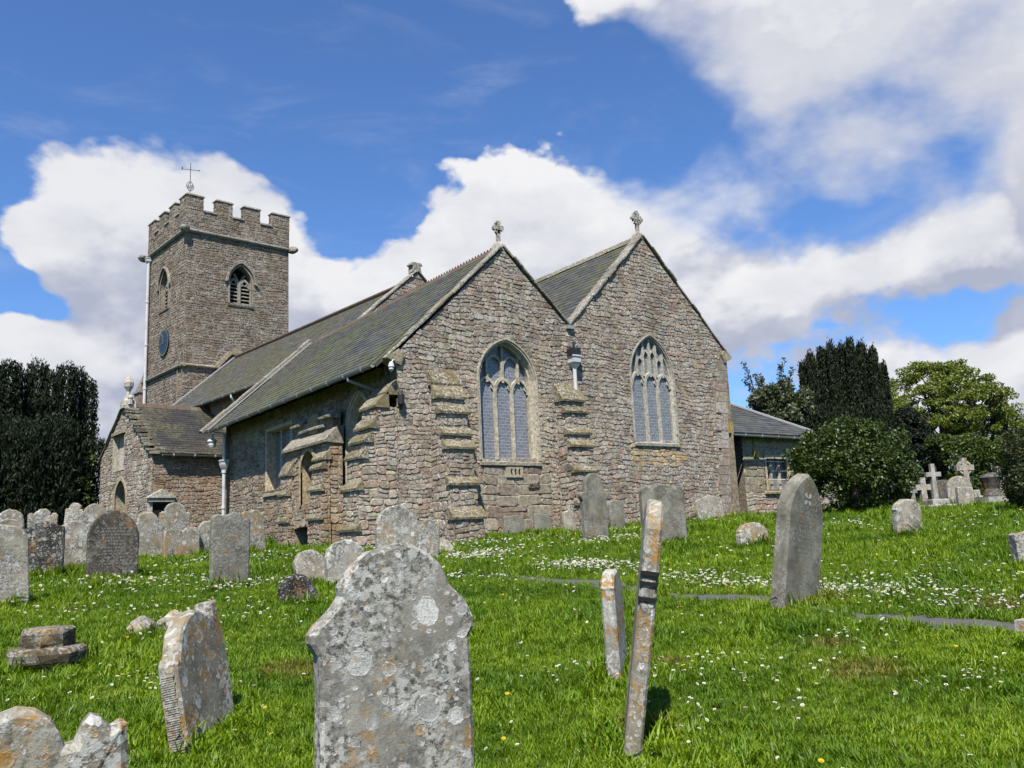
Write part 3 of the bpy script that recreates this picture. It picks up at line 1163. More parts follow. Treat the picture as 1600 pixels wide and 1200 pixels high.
def buttress(parent, mapf, uc, hw_, stages, top, stone='rubble', slab_tint=(.22, .185, .105), pal=TINTS, plinth=True):
    """stages: (z0, z1, projection) from the ground up; top: height where the last weathering meets the wall"""
    body = MB()
    body.col = MORT
    stuff = MB()
    root = None
    slabs = []
    for i, (z0, z1, p) in enumerate(stages):
        nxt = stages[i + 1][2] if i + 1 < len(stages) else 0.
        zt = z1 + max((p - nxt) * 1.5, .12) if i + 1 < len(stages) else top
        h2 = hw_ + (.04 if plinth and i == 0 else 0)
        q = [(uc - h2, 0), (uc - h2, p), (uc + h2, p), (uc + h2, 0)]
        body.solid([[mapf(u, z, d - .0) for u, d in q] for z in (z0, z1)])
        # facing stones on the front and on both cheeks
        F = lambda u, v, d=0, p=p: mapf(u, v, p + d)
        for st in rubble(z0, z1, lambda v: (uc - h2, uc + h2), [], crs=(.09, .19), lens=(.12, .34), palette=pal):
            stone_into(stuff, st, F)
        for sgn in (-1, 1):
            G_ = lambda u, v, d=0, s=sgn, h=h2: mapf(uc + s * (h + d), v, u)
            for st in rubble(z0, z1, lambda v: (0.0, p), [], crs=(.13, .24), lens=(.16, .36), palette=pal):
                stone_into(stuff, st, G_)
        slabs.append((z1, p, zt, nxt, h2))
    bt = body.build('buttress', 'mortar', parent)
    stuff.build('rubble_stonework', stone, bt, kind='stuff')
    for z1, p, zt, nxt, h2 in slabs:
        steps = max(1, int((zt - z1) / .26))
        for k in range(steps):
            a, c = k / steps, (k + 1) / steps
            pa, pc = p + (nxt - p) * a, p + (nxt - p) * c
            za, zc = z1 + (zt - z1) * a, z1 + (zt - z1) * c
            s = MB()
            kk = U(.85, 1.15)
            s.col = tuple(x * kk for x in slab_tint)
            e = .055
            prof = [(pa + .055, za - .015), (pa + .065, za + .04), ((pa + pc) / 2 + .05, (za + zc) / 2 + .055), (pc - .01, zc + .055), (pc - .03, za - .015)]
            rows = []
            for t in (-1, -.33, .33, 1):
                j = U(-.007, .007)
                rows.append([mapf(uc + t * (h2 + e), z + U(-.006, .006), d + j) for d, z in prof])
            s.solid(rows)
            s.build('weathering_slab', 'weathering', bt)
    return bt


ST_E = [(-.4, .50, .96), (.50, 1.28, .80), (1.28, 2.12, .70), (2.12, 2.45, .58), (2.45, 2.98, .48), (2.98, 3.36, .34)]
buttress(church, mE, 10.86, .37, ST_E, 4.06)
buttress(church, mE, 14.70, .36, [(-.3, .78, .74), (.78, 1.62, .66), (1.62, 2.28, .58), (2.28, 2.62, .48), (2.62, 3.2, .38), (3.2, 3.52, .3)], 4.02)
# south end buttress, flush with the east wall
ST_S = [(-.5, .33, 1.10), (.33, 1.23, 1.02), (1.23, 1.94, .92), (1.94, 2.31, .80), (2.31, 2.63, .68), (2.63, 3.12, .52)]
SP = [(.40, .345, .275), (.37, .31, .25), (.42, .37, .29), (.34, .25, .185), (.33, .30, .26), (.36, .28, .21)]
buttress(church, mS, Y0 + .385, .38, ST_S, 3.75, pal=SP)

# south wall
S2 = (19.83, .64, 1.60, 2.92, .86)
TY0, TY1, TP = 20.55, 23.45, .36


s1 = rect_hole(24.2, 26.42, 1.78, 3.74)
wall(church, 'south_wall', mW, -.5, 4.28, lambda v: (Y0 + .02, 29.9), [s1, arch_hole(*S2)], stone_m='rubble_s', palette=SP + TINTS, lens=(.2, .5), crs=(.14, .26))
gothic_window(church, mW, *S2, {'head': 2.75, 'rise': .26, 'bars': (0.,), 'heads': [(-.33, .3, 3.15, .24), (.33, .3, 3.15, .24)]}, depth=.32, hood=.13, tint=(.50, .46, .38))
# square-headed south window
fl = [(24.2, 1.78), (24.2, 3.74), (26.42, 3.74), (26.42, 1.78)]
b = MB()
b.col = (.50, .45, .34)
ribbon(b, fl, mW, 0, -.1, -.3, .03)
b.strip([mW(*p, .03) for p in fl + fl[:1]], [mW(*p, -.36) for p in fl + fl[:1]])
sw = b.build('window', 'dress', church)
for x in (24.94, 25.68):
    b = MB()
    b.col = (.45, .42, .36)
    ribbon(b, [(x, 1.78), (x, 3.74)], mW, -.055, .055, -.33, -.2)
    b.build('mullion', 'dress', sw)
for i in range(3):
    x = 24.2 + .74 * i
    pane_mesh(sw, [(x + .03, 1.8), (x + .71, 1.8), (x + .71, 3.72), (x + .03, 3.72)], mW, -.29, 25)
b = MB()
b.col = (.5, .45, .34)
b.solid([[mW(u, 1.63, -.2), mW(u, 1.63, .07), mW(u, 1.71, .08), mW(u, 1.79, -.3)] for u in (24.08, 26.54)])
b.build('sill', 'dress', sw)

# rood stair turret on the south wall, with an arched niche and a square opening at the foot
mT = lambda u, v, d=0: mS(u, v, TP + d)
NI = (21.86, .50, 1.12, 2.02, .54)
lowhole = rect_hole(21.95, 22.85, -.10, .56)
tr = wall(church, 'stair_turret', mT, -.5, 2.72, lambda v: (TY0, TY1), [arch_hole(*NI), lowhole], stone_m='rubble_s', palette=SP, back=None, crs=(.16, .28), lens=(.22, .5))
for s, yy in ((-1, TY0), (1, TY1)):
    G_ = lambda u, v, d=0, s=s, yy=yy: mS(yy + s * d, v, u)
    b = MB()
    b.col = MORT
    mortar(b, -.5, 2.95, lambda v: (0, TP if v < 2.72 else TP - .2 * (v - 2.72) / .23), [], G_)
    b.build('turret_cheek', 'mortar', tr)
    b = MB()
    for st in rubble(-.5, 2.72, lambda v: (0, TP), [], crs=(.2, .34), lens=(.3, .5), palette=SP):
        stone_into(b, st, G_)
    b.build('rubble_stonework', 'rubble_s', tr, kind='stuff')
b = MB()
b.col = (.40, .33, .22)
al = arch_line(*NI, 8)
ribbon(b, al, mT, 0, .12, -.02, .045)
b.strip([mT(*p, .03) for p in al], [mT(*p, -.55) for p in al])
nf = b.build('niche_arch', 'dress', tr)
b = MB()
b.col = (.2, .15, .1)  # back stone toned dark for the shade inside the niche
b.poly([mT(*p, -.5) for p in al])
b.poly([mT(NI[0] - NI[1], NI[2], .0), mT(NI[0] + NI[1], NI[2], .0), mT(NI[0] + NI[1], NI[2] + .02, -.5), mT(NI[0] - NI[1], NI[2] + .02, -.5)])
b.build('niche_back', 'ashlar', tr)
b = MB()
b.box(mT(21.95, -.10, -.5), (0, .9, 0), (0, 0, .66), (.02, 0, 0))
b.build('dark_opening', 'void', tr)
b = MB()
b.col = (.33, .27, .2)
for y in (21.95, 22.85):
    b.poly([mT(y, -.10, .0), mT(y, .56, .0), mT(y, .56, -.5), mT(y, -.10, -.5)])
b.poly([mT(21.95, .56, 0), mT(22.85, .56, 0), mT(22.85, .56, -.5), mT(21.95, .56, -.5)])
b.build('opening_jambs', 'ashlar', tr)
# roof slab, upper stage and little slabs
def slab(y0, y1, prof, tint=(.34, .31, .25), nm='weathering_slab', mat='weathering'):
    b = MB()
    k = U(.9, 1.1)
    b.col = tuple(x * k for x in tint)
    b.solid([[mS(y, z + U(-.008, .008), d + U(-.008, .008)) for d, z in prof] for y in (y0, y0 + (y1 - y0) * .4, y0 + (y1 - y0) * .7, y1)])
    return b.build(nm, mat, tr)


slab(TY0 - .06, TY1 + .05, [(TP + .12, 2.66), (TP + .13, 2.73), (.14, 3.10), (.0, 3.10), (.0, 2.62)])
b = MB()
b.col = MORT
b.box(mS(20.75, 3.0, -.05), (0, 2.45, 0), (-.23, 0, 0), (0, 0, .38))
b.build('turret_top', 'rubble_s', tr)
slab(20.62, 21.3, [(.34, 3.33), (.35, 3.38), (.1, 3.56), (0, 3.56), (0, 3.30)])
slab(22.62, 23.25, [(.34, 3.33), (.35, 3.38), (.1, 3.56), (0, 3.56), (0, 3.30)])
slab(21.55, 22.2, [(.24, 3.02), (.26, 3.52), (.2, 3.56), (0, 3.56), (0, 3.02)], (.36, .28, .13))
slab(21.1, 22.75, [(.30, 3.12), (.31, 3.17), (.18, 3.24), (0, 3.24), (0, 3.1)])
mTb = lambda u, v, d=0: mS(u, v, TP + d)
buttress(tr.parent, mTb, 20.86, .33, [(-.5, .70, .30), (.70, 1.42, .26), (1.42, 1.98, .21), (1.98, 2.22, .14)], 2.42, 'rubble_s', pal=SP)
buttress(tr.parent, mTb, 23.16, .28, [(-.5, .72, .22), (.72, 1.45, .20), (1.45, 2.0, .16)], 2.38, 'rubble_s', pal=SP)

# roofs of the south aisle and the chancel
EV = (9.06, 4.13)
pitch1 = Vector((AP1[0] - EV[0], 0, AP1[1] + .06 - EV[1]))
L1 = pitch1.length
r1 = plane_map((EV[0], Y0 + .05, EV[1]), (0, 1, 0), pitch1)
roof = deck('aisle_roof', r1, 0, 12.35, L1, church)
slates(roof, 0, L1, lambda v: (.28, 12.1), r1, .21, .29, singles=300, seen=lambda s: (s[0] ** 1.0) + 0 * s[2])
r2 = plane_map((VAL[0], Y0 + .05, VAL[1] + .03), (0, 1, 0), Vector((AP1[0] - VAL[0], 0, AP1[1] - VAL[1])))
L2 = math.hypot(AP1[0] - VAL[0], AP1[1] - VAL[1])
deck('aisle_roof_back', r2, 0, 12.3, L2, church)
r3 = plane_map((VAL[0], Y0 + .05, VAL[1] + .03), (0, 1, 0), Vector((AP2[0] - VAL[0], 0, AP2[1] - VAL[1])))
L3 = math.hypot(AP2[0] - VAL[0], AP2[1] - VAL[1])
croof = deck('chancel_roof', r3, 0, 9.6, L3, church)
slates(croof, 0, L3, lambda v: (.35, 9.5), r3, .2, .27)
r4 = plane_map((NE[0] + .2, Y0 + .05, NE[1] - .1), (0, 1, 0), Vector((AP2[0] - NE[0] - .2, 0, AP2[1] - NE[1] + .1)))
deck('chancel_roof_back', r4, 0, 9.6, math.hypot(AP2[0] - NE[0] - .2, AP2[1] - NE[1] + .1), church)
# east copings
yb = Y0 - .07
cpE = dict(wdir=(0, 1, 0), width=.42)
coping(church, (SEk[0] - .30, yb, SEk[1] - .16), (AP1[0], yb, AP1[1] + .06), n=11, **cpE)
coping(church, (VAL[0] - .02, yb, VAL[1] + .05), (AP1[0], yb, AP1[1] + .06), n=7, thick=.06, **cpE)
coping(church, (VAL[0] + .02, yb, VAL[1] + .05), (AP2[0], yb, AP2[1] + .06), n=10, **cpE)
coping(church, (NE[0] + .16, yb, NE[1] - .1), (AP2[0], yb, AP2[1] + .06), n=11, thick=.06, **cpE)
b = MB()
b.box((VAL[0] - .12, Y0 - .1, VAL[1] - .05), (.24, 0, 0), (0, .3, 0), (0, 0, .1))
b.build('valley_spout', 'lead', church)
for x, z, s in ((SEk[0] - .26, SEk[1] - .3, 1), (NE[0] + .14, NE[1] - .3, -1)):
    b = MB()
    b.col = (.33, .28, .18)
    b.solid([[(x, y, z + .17), (x + s * .35, y, z + .02), (x + s * .45, y, z + .3), (x + s * .3, y, z + .42), (x + s * .02, y, z + .22)] for y in (Y0 - .085, Y0 + .35)])
    b.build('kneeler', 'weathering', church)
# west verge of the aisle with lead flashing
coping(church, r1(12.42, -.2, .08), r1(12.42, L1 + .1, .08), (0, 1, 0), .3, n=9, thick=.09, tint=(.27, .25, .19))
b = MB()
b.box(r1(12.12, -.05, .055), Vector(r1(12.40, 0, 0)) - Vector(r1(12.12, 0, 0)), Vector(r1(0, L1, 0)) - Vector(r1(0, 0, 0)), Vector(r1(0, 0, .02)) - Vector(r1(0, 0, 0)))
b.build('flashing', 'lead', church)
b = MB()
b.col = MORT
b.poly([(X0, 29.9, -.5), (X0, 29.9, 4.3), (AP1[0], 29.9, AP1[1] - .1), (VAL[0], 29.9, VAL[1]), (VAL[0], 29.9, -.5)])
b.poly([(VAL[0], 27, -.5), (VAL[0], 27, VAL[1]), (AP2[0], 27, AP2[1] - .05), (NE[0], 27, NE[1] - .05), (NE[0], 27, -.5)])
b.poly([(NE[0], Y0, -.5), (NE[0], Y0, NE[1]), (NE[0], 27, NE[1]), (NE[0], 27, -.5)])
b.build('west_gable', 'mortar', church)
# ridge tiles
n = 26
for i in range(n):
    a, c = Y0 + .45 + (29.6 - Y0 - .45) * i / n, Y0 + .45 + (29.6 - Y0 - .45) * (i + 1) / n
    x, z = AP1[0], AP1[1] + .07
    b = MB()
    k = U(.75, 1.25)
    b.col = (1, 1, 1)
    pr = [(-.14, -.11), (-.02, .035), (.02, .035), (.14, -.11), (.12, -.13), (0, -.02), (-.12, -.13)]
    b.solid([[(x + p, y, z + q_) for p, q_ in pr] for y in (a + .004, c - .004)])
    if i < 15:
        for t in range(3):
            yy = a + (c - a) * (t + .5) / 3
            b.solid([[(x + dx, yy + dy, z + dz) for dx, dy in ((-.012, -.045), (.012, -.045), (.012, .045), (-.012, .045))] for dz in (.0, .05)] + [[(x + dx, yy + dy, z + .105) for dx, dy in ((-.008, -.012), (.008, -.012), (.008, .012), (-.008, .012))]])
    b.build('ridge_tile', 'terracotta', roof, origin=(x, a, z))
for i in range(16):
    a = Y0 + .4 + 9 * i / 16
    b = MB()
    b.col = (.23, .21, .15)
    x, z = AP2[0], AP2[1] + .07
    b.solid([[(x + p, y, z + q_ + U(-.01, .01)) for p, q_ in ((-.15, -.12), (-.04, .05), (.04, .05), (.15, -.12))] for y in (a + .004, a + 9 / 16 - .004)])
    b.build('ridge_stone', 'weathering', croof)
# gutters and pipes
gutter(church, (9.02, Y0 + .06, 4.10), (9.02, 30.2, 4.10), (-1, 0, 0), 13)
downpipe(church, [(9.47, 29.62, 4.0), (9.47, 29.62, .1)], .06, collars=[(9.47, 29.62, 3.95), (9.47, 29.62, 2.7), (9.47, 29.62, 1.5)])
b = MB()
for z, k in ((2.95, 0),):
    b.solid([[(9.47 + x * k_, 29.62 + y * k_, zz) for x, y in ((-1, -1), (1, -1), (1, 1), (-1, 1))] for zz, k_ in ((2.75, .06), (2.85, .1), (2.93, .12), (3.02, .12), (3.05, .14), (3.1, .14))])
b.build('hopper', 'white', church)
downpipe(church, [(9.02, 18.95, 4.08), (9.02, 18.95, 3.96), (9.62, 18.75, 3.74), (9.66, 18.72, 3.55), (9.66, 18.72, 1.9)], .04, mat='gutter')
downpipe(church, [mE(14.98, 4.55, .12), mE(14.98, 3.62, .12)], .055, hopper=mE(14.98, 4.62, .13))
b = MB()
b.box(mE(14.82, 4.78, .02), (.32, 0, 0), (0, -.22, 0), (0, 0, .22))
b.tube([mE(14.98, 4.98, .12), mE(15.0, 5.12, .12), mE(15.02, 5.2, .1)], .04, 6)
b.build('hopper_outlet', 'iron', church)


def gable_cross(p, h_, style, mat='rubble', axis=(1, 0, 0), tint=(.33, .31, .27), parent=None):
    """stone cross on a saddle block; style 0: flared arms, 1: leafed arms with a ring"""
    p, ax = Vector(p), Vector(axis).normalized()
    b = MB()
    b.col = tint
    t = Vector((-ax.y, ax.x, 0)) * .045

    def plate(pts):
        f = [p + ax * (x * h_) + Vector((0, 0, y * h_)) for x, y in pts]
        b.solid([[q_ - t for q_ in f], [q_ + t for q_ in f]])
    def frustum(z0, z1, w0, w1):
        b.solid([[p + ax * (sx * w_) + Vector((-ax.y, ax.x, 0)) * (sy * w_) + Vector((0, 0, z)) for sx, sy in ((-1, -1), (1, -1), (1, 1), (-1, 1))] for z, w_ in ((z0, w0), (z1, w1))])
    frustum(-.2, .0, .17, .12)
    frustum(.0, .12 * h_, .11, .06)
    plate([(-.07, .1), (.07, .1), (.055, .62), (-.055, .62)])
    if style == 0:
        for a in range(4):
            ca, sa = math.cos(a * math.pi / 2), math.sin(a * math.pi / 2)
            f = [(.02, -.05), (.18, -.07), (.20, -.13), (.30, -.10), (.33, 0), (.30, .10), (.20, .13), (.18, .07), (.02, .05)]
            k = .78 if a != 1 else .9
            plate([(x * k * ca - y * sa, .70 + x * k * sa + y * ca) for x, y in f])
    else:
        for a in range(4):
            ca, sa = math.cos(a * math.pi / 2), math.sin(a * math.pi / 2)
            f = [(.02, -.045), (.16, -.045), (.17, -.13), (.24, -.16), (.25, -.06), (.34, -.07), (.36, 0), (.34, .07), (.25, .06), (.24, .16), (.17, .13), (.16, .045), (.02, .045)]
            plate([(x * .95 * ca - y * sa, .68 + x * .95 * sa + y * ca) for x, y in f])
        ring = [(math.cos(a) * .17, .68 + math.sin(a) * .17) for a in (2 * math.pi * i / 20 for i in range(20))]
        rin = [(x * .72, .68 + (y - .68) * .72) for x, y in ring]
        F = lambda q_, s_: p + ax * (q_[0] * h_) + Vector((0, 0, q_[1] * h_)) + t * s_ * .8
        for s_ in (-1, 1):
            b.strip([F(q_, s_) for q_ in ring], [F(q_, s_) for q_ in rin], True)
        b.strip([F(q_, -1) for q_ in ring], [F(q_, 1) for q_ in ring], True)
        b.strip([F(q_, -1) for q_ in rin], [F(q_, 1) for q_ in rin], True)
    return b.build('gable_cross', mat, parent or church, origin=p)


gable_cross((AP1[0], Y0 + .16, AP1[1] + .16), .66, 0)
gable_cross((AP2[0], Y0 + .16, AP2[1] + .16), .74, 1, axis=(1, .1, 0))

# flood lights on the corner
b = MB()
b.tube([(9.60, Y0 - .02, 4.16), (9.5, Y0 - .12, 4.22), (9.42, Y0 - .2, 4.2), (9.36, Y0 - .22, 4.12)], .018, 6)
b.tube([(9.36, Y0 - .22, 4.15), (9.36, Y0 - .22, 4.10), (9.36, Y0 - .22, 4.03)], [.03, .06, .075], 10)
b.tube([(9.36, Y0 - .22, 4.03), (9.36, Y0 - .22, 3.97), (9.36, Y0 - .22, 3.92)], [.055, .06, .02], 10)
b.build('wall_lamp', 'white', church, smooth=True)
b = MB()
b.tube([(9.66, Y0 - .06, 3.5), (9.66, Y0 - .1, 3.4), (9.66, Y0 - .1, 3.2), (9.66, Y0 - .07, 3.05)], [.04, .085, .08, .01], 10)
b.build('flood_lamp', 'iron', church, smooth=True)
lx = Vector(mS(29.95, 3.75, .45))
b = MB()
b.tube([lx + Vector((.4, -.05, .3)), lx + Vector((.1, 0, .32)), lx + Vector((0, 0, .22))], .015, 6)
b.tube([lx + Vector((0, 0, .25)), lx + Vector((0, 0, .12)), lx + Vector((0, 0, .06)), lx], [.02, .06, .15, .17], 12)
b.tube([lx, lx + Vector((0, 0, -.12)), lx + Vector((0, 0, -.2))], [.13, .13, .1], 12)
b.build('hanging_lamp', 'glassw', church, smooth=True)

# ------------------------------------------------------------------ church: nave
NR = Vector(fB(0, 1, 0)) - Vector(fB(0, 0, 0))
NX = Vector(fB(1, 0, 0)) - Vector(fB(0, 0, 0))
NEV, NRI = (14.42, 6.30), (18.3, 9.72)
b = MB()
b.col = MORT
mortar(b, 2.5, 6.4, lambda v: (26, 42), [], lambda u, v, d=0: fB(14.8 - d, u, v), dv=.5)
nw = b.build('nave_wall', 'mortar', church)
b = MB()
for st in rubble(3.5, 6.35, lambda v: (29, 42), [], crs=(.2, .3), lens=(.25, .6), palette=TOWER_T):
    stone_into(b, st, lambda u, v, d=0: fB(14.8 - d, u, v))
b.build('rubble_stonework', 'rubble_s', nw, kind='stuff')
Ln = math.hypot(NRI[0] - NEV[0], NRI[1] - NEV[1])
rn = plane_map(fB(NEV[0], 25.7, NEV[1]), NR, NX * (NRI[0] - NEV[0]) + Vector((0, 0, NRI[1] - NEV[1])))
nroof = deck('nave_roof', rn, 0, 15.9, Ln, church, 'slate_n')
slates(nroof, 0, Ln, lambda v: (.3, 15.75), rn, .2, .28, mat='slate_n')
rn2 = plane_map(fB(22.2, 25.7, 6.3), NR, -NX * 3.9 + Vector((0, 0, 3.42)))
deck('nave_roof_back', rn2, 0, 15.9, math.hypot(3.9, 3.42), church, 'slate_n')
b = MB()
b.tube([Vector(rn(.3, Ln, .06)), Vector(rn(15.8, Ln, .06))], .09, 8)
b.build('ridge_roll', 'terracotta', nroof)
nfc = lambda u, v, d=0: fB(u, 25.6 - d, v)
na, ns_, nn_2 = (18.34, 10.02), (14.4, 6.5), (22.2, 6.5)
bN = lambda v: None if v >= na[1] else (lerp_x(ns_, na, v), lerp_x(nn_2, na, v)) if v > 6.5 else (14.4, 22.2)
wall(church, 'nave_gable', nfc, 4.8, 10.0, bN, palette=TINTS, back=-.4, lens=(.2, .45))
coping(church, nfc(14.2, 6.4, .06), nfc(na[0], na[1] + .05, .06), NR, .45, n=11)
coping(church, nfc(22.4, 6.4, .06), nfc(na[0], na[1] + .05, .06), NR, .45, n=11)
b = MB()
b.col = (.33, .31, .26)
b.solid([[nfc(na[0] + x, na[1] + z, d) for x, z in ((-.2, .02), (.2, .02), (.16, .26), (.26, .30), (.2, .40), (-.2, .40), (-.26, .30), (-.16, .26))] for d in (-.32, .0)])
b.build('broken_finial', 'weathering', church)
gutter(church, fB(14.36, 28.8, 6.27), fB(14.36, 41.8, 6.27), -NX, 12)
downpipe(church, [fB(14.36, 33.0, 6.25), fB(14.36, 33.0, 6.1), fB(14.7, 33.05, 5.7), fB(14.72, 33.05, 4.8)], .05)
# lead and coping at the west end of the nave roof
b = MB()
b.box(rn(15.72, -.05, .05), NR * .3, Vector(rn(0, Ln, 0)) - Vector(rn(0, 0, 0)), Vector(rn(0, 0, .05)) - Vector(rn(0, 0, 0)))
b.build('flashing', 'lead', church)

# ------------------------------------------------------------------ church: tower
TX0, TX1, TY, TYW = 15.8, 21.45, 42.0, 47.5
BE = (18.72, .60, 12.70, 13.88, .92)
BS = (44.85, .60, 12.70, 13.88, .92)
tow = wall(church, 'tower_east_wall', mTE, -1, 16.2, lambda v: (TX0 - (.1 if v < 9.15 else 0), TX1 + (.1 if v < 9.15 else 0)), [arch_hole(*BE)], stone_m='tower_stone', palette=TOWER_T, crs=(.10, .20), lens=(.16, .42), split=.2)
tws = wall(church, 'tower_south_wall', mTS, -1, 16.2, lambda v: (TY, TYW), [arch_hole(*BS)], stone_m='tower_stone', palette=TOWER_T, crs=(.10, .20), lens=(.16, .42), split=.2)
b = MB()
b.col = MORT
for q_ in ([(TX1, TY), (TX1, TYW)], [(TX0, TYW), (TX1, TYW)]):
    (a0, a1), (c0, c1) = q_
    b.poly([fB(a0, a1, -1), fB(c0, c1, -1), fB(c0, c1, 16.2), fB(a0, a1, 16.2)])
b.poly([fB(TX0, TY, 16.1), fB(TX1, TY, 16.1), fB(TX1, TYW, 16.1), fB(TX0, TYW, 16.1)])
b.build('tower_rear_wall', 'mortar', church)


def moulding(z, e, h_, parent, name='string_course', segs=None, tint=(.33, .31, .26)):
    b = MB()
    b.col = tint
    for x0, y0, x1, y1 in segs:
        dx, dy = x1 - x0, y1 - y0
        l = math.hypot(dx, dy)
        nx, ny = dy / l, -dx / l
        prof = [(-.05, 0), (e * .55, 0), (e, h_ * .35), (e, h_ * .6), (.0, h_), (-.05, h_)]
        ex = e
        rows = []
        for t in (-ex / l, 1 + ex / l):
            rows.append([fB(x0 + dx * t + nx * o, y0 + dy * t + ny * o, z + k) for o, k in prof])
        b.solid(rows)
    return b.build(name, 'weathering', parent)


moulding(16.12, .17, .24, church, segs=[(TX0, TY, TX1, TY)])
moulding(16.125, .165, .235, church, segs=[(TX0, TYW, TX0, TY)])
moulding(9.12, .17, .2, church, segs=[(TX0, TY, 17.45, TY)], tint=(.38, .34, .26))
moulding(9.125, .165, .195, church, segs=[(TX0, TYW, TX0, TY)], tint=(.33, .31, .25))
b = MB()
b.col = (.40, .34, .22)
ln = [(17.4, 9.2), (18.15, 10.05), (18.75, 10.12)]
ribbon(b, ln, mTE, -.1, .1, -.02, .16)
b.build('weather_mould', 'ashlar', church)
# parapet with merlons
def par_wall(mapf, a, c):
    return wall(church, 'parapet', mapf, 16.34, 17.36, lambda v: (a, c), palette=TOWER_T + [(.33, .31, .27)], stone_m='tower_stone', crs=(.13, .22), lens=(.2, .45), back=-.4)


par_wall(lambda u, v, d=0: fB(u, 41.97 - d, v), TX0 - .02, TX1 + .02)
par_wall(lambda u, v, d=0: fB(15.77 - d, u, v), TY - .02, TYW + .02)
b = MB()
b.col = TOWER_T[0]
for x0, y0, dx, dy in ((TX1 - .4, TY + .4, .4, TYW - TY - .4), (TX0 + .4, TYW - .4, TX1 - TX0 - .8, .4)):
    b.box(fB(x0, y0, 16.1), NX * dx, NR * dy, (0, 0, 1.26))
b.build('parapet_rear', 'tower_stone', church)


def merlon(x0, y0, dx, dy, h_=.76):
    b = MB()
    b.col = MORT
    b.box(fB(x0, y0, 17.36), NX * dx, NR * dy, (0, 0, h_))
    m = b.build('merlon', 'mortar', church, origin=fB(x0, y0, 17.36))
    s = MB()
    for F, L_ in ((lambda u, v, d=0: fB(x0 + u, y0 - d, v), dx), (lambda u, v, d=0: fB(x0 - d, y0 + u, v), dy), (lambda u, v, d=0: fB(x0 + dx + d, y0 + u, v), dy)):
        for st in rubble(17.36, 17.36 + h_, lambda v: (0, L_), [], crs=(.18, .26), lens=(.2, .4), palette=TOWER_T + [(.34, .32, .28)]):
            stone_into(s, st, F)
    s.build('rubble_stonework', 'tower_stone', m, kind='stuff')
    c = MB()
    c.col = (.36, .35, .32)
    e = .055
    o = Vector(fB(x0 - e, y0 - e, 17.36 + h_))
    a_, b_ = NX * (dx + 2 * e), NR * (dy + 2 * e)
    base = [o, o + a_, o + a_ + b_, o + b_]
    ce = o + (a_ + b_) / 2
    top = [p + (ce - p) * .18 + Vector((0, 0, .11)) for p in base]
    c.solid([base, [p + Vector((0, 0, .05)) for p in base], top])
    c.build('merlon_cap', 'weathering', m)


tt = .38
merlon(TX0 - .03, TY - .03, .87, tt)
for x0, x1 in ((17.33, 18.2), (18.84, 19.75)):
    merlon(x0, TY - .03, x1 - x0, tt)
merlon(20.45, TY - .03, TX1 - 20.42, tt)
for y0, y1 in ((42.36, 42.9), (43.5, 44.35), (45.0, 45.85), (46.5, 47.5)):
    merlon(TX0 - .03, y0, tt, y1 - y0)
for y0, y1 in ((43.4, 44.3), (45.0, 45.9), (46.55, 47.5)):
    merlon(TX1 - tt, y0, tt, y1 - y0)
for x0, x1 in ((17.3, 18.2), (18.9, 19.8), ):
    merlon(x0, TYW - tt, x1 - x0, tt)
# crenel sills
b = MB()
b.col = (.40, .39, .36)
for x0, x1 in ((16.64, 17.33), (18.2, 18.84), (19.75, 20.45)):
    b.box(fB(x0, TY - .10, 17.35), NX * (x1 - x0), NR * .55, (0, 0, .09))
for y0, y1 in ((42.9, 43.5), (44.35, 45.0), (45.85, 46.5)):
    b.box(fB(TX0 - .10, y0, 17.35), NX * .55, NR * (y1 - y0), (0, 0, .09))
b.build('crenel_sill', 'weathering', church)
# gargoyles
def gargoyle(p, dx, dy):
    me = bmesh.new()
    bmesh.ops.create_icosphere(me, subdivisions=2, radius=.23)
    for v in me.verts:
        n_ = math.sin(v.co.x * 13 + dx) * math.sin(v.co.y * 11 + 2) * math.sin(v.co.z * 15)
        v.co *= 1 + .28 * n_
        if v.co.y < 0:
            v.co.y *= 1.5
    for v in me.verts:
        v.co.z += .12 * max(0, -v.co.y)
    b = MB()
    b.col = (.33, .31, .26)
    ang = math.atan2(dy, dx) + math.pi / 2
    ca, sa = math.cos(ang), math.sin(ang)
    me.verts.ensure_lookup_table()
    P_ = Vector(p)
    off = [P_ + Vector((v.co.x * ca - v.co.y * sa, v.co.x * sa + v.co.y * ca, v.co.z * .9)) for v in me.verts]
    for f in me.faces:
        b.poly([off[v.index] for v in f.verts])
    me.free()
    return b.build('gargoyle', 'weathering', church, origin=p)


for x, y, sx, sy in ((TX0 - .12, TY - .12, -1, -1), (TX1 + .15, TY - .15, 1, -1), (TX0 - .2, TYW + .1, -1, .3)):
    v = NX * sx + NR * sy
    gargoyle(fB(x, y, 16.2), v.x, v.y)


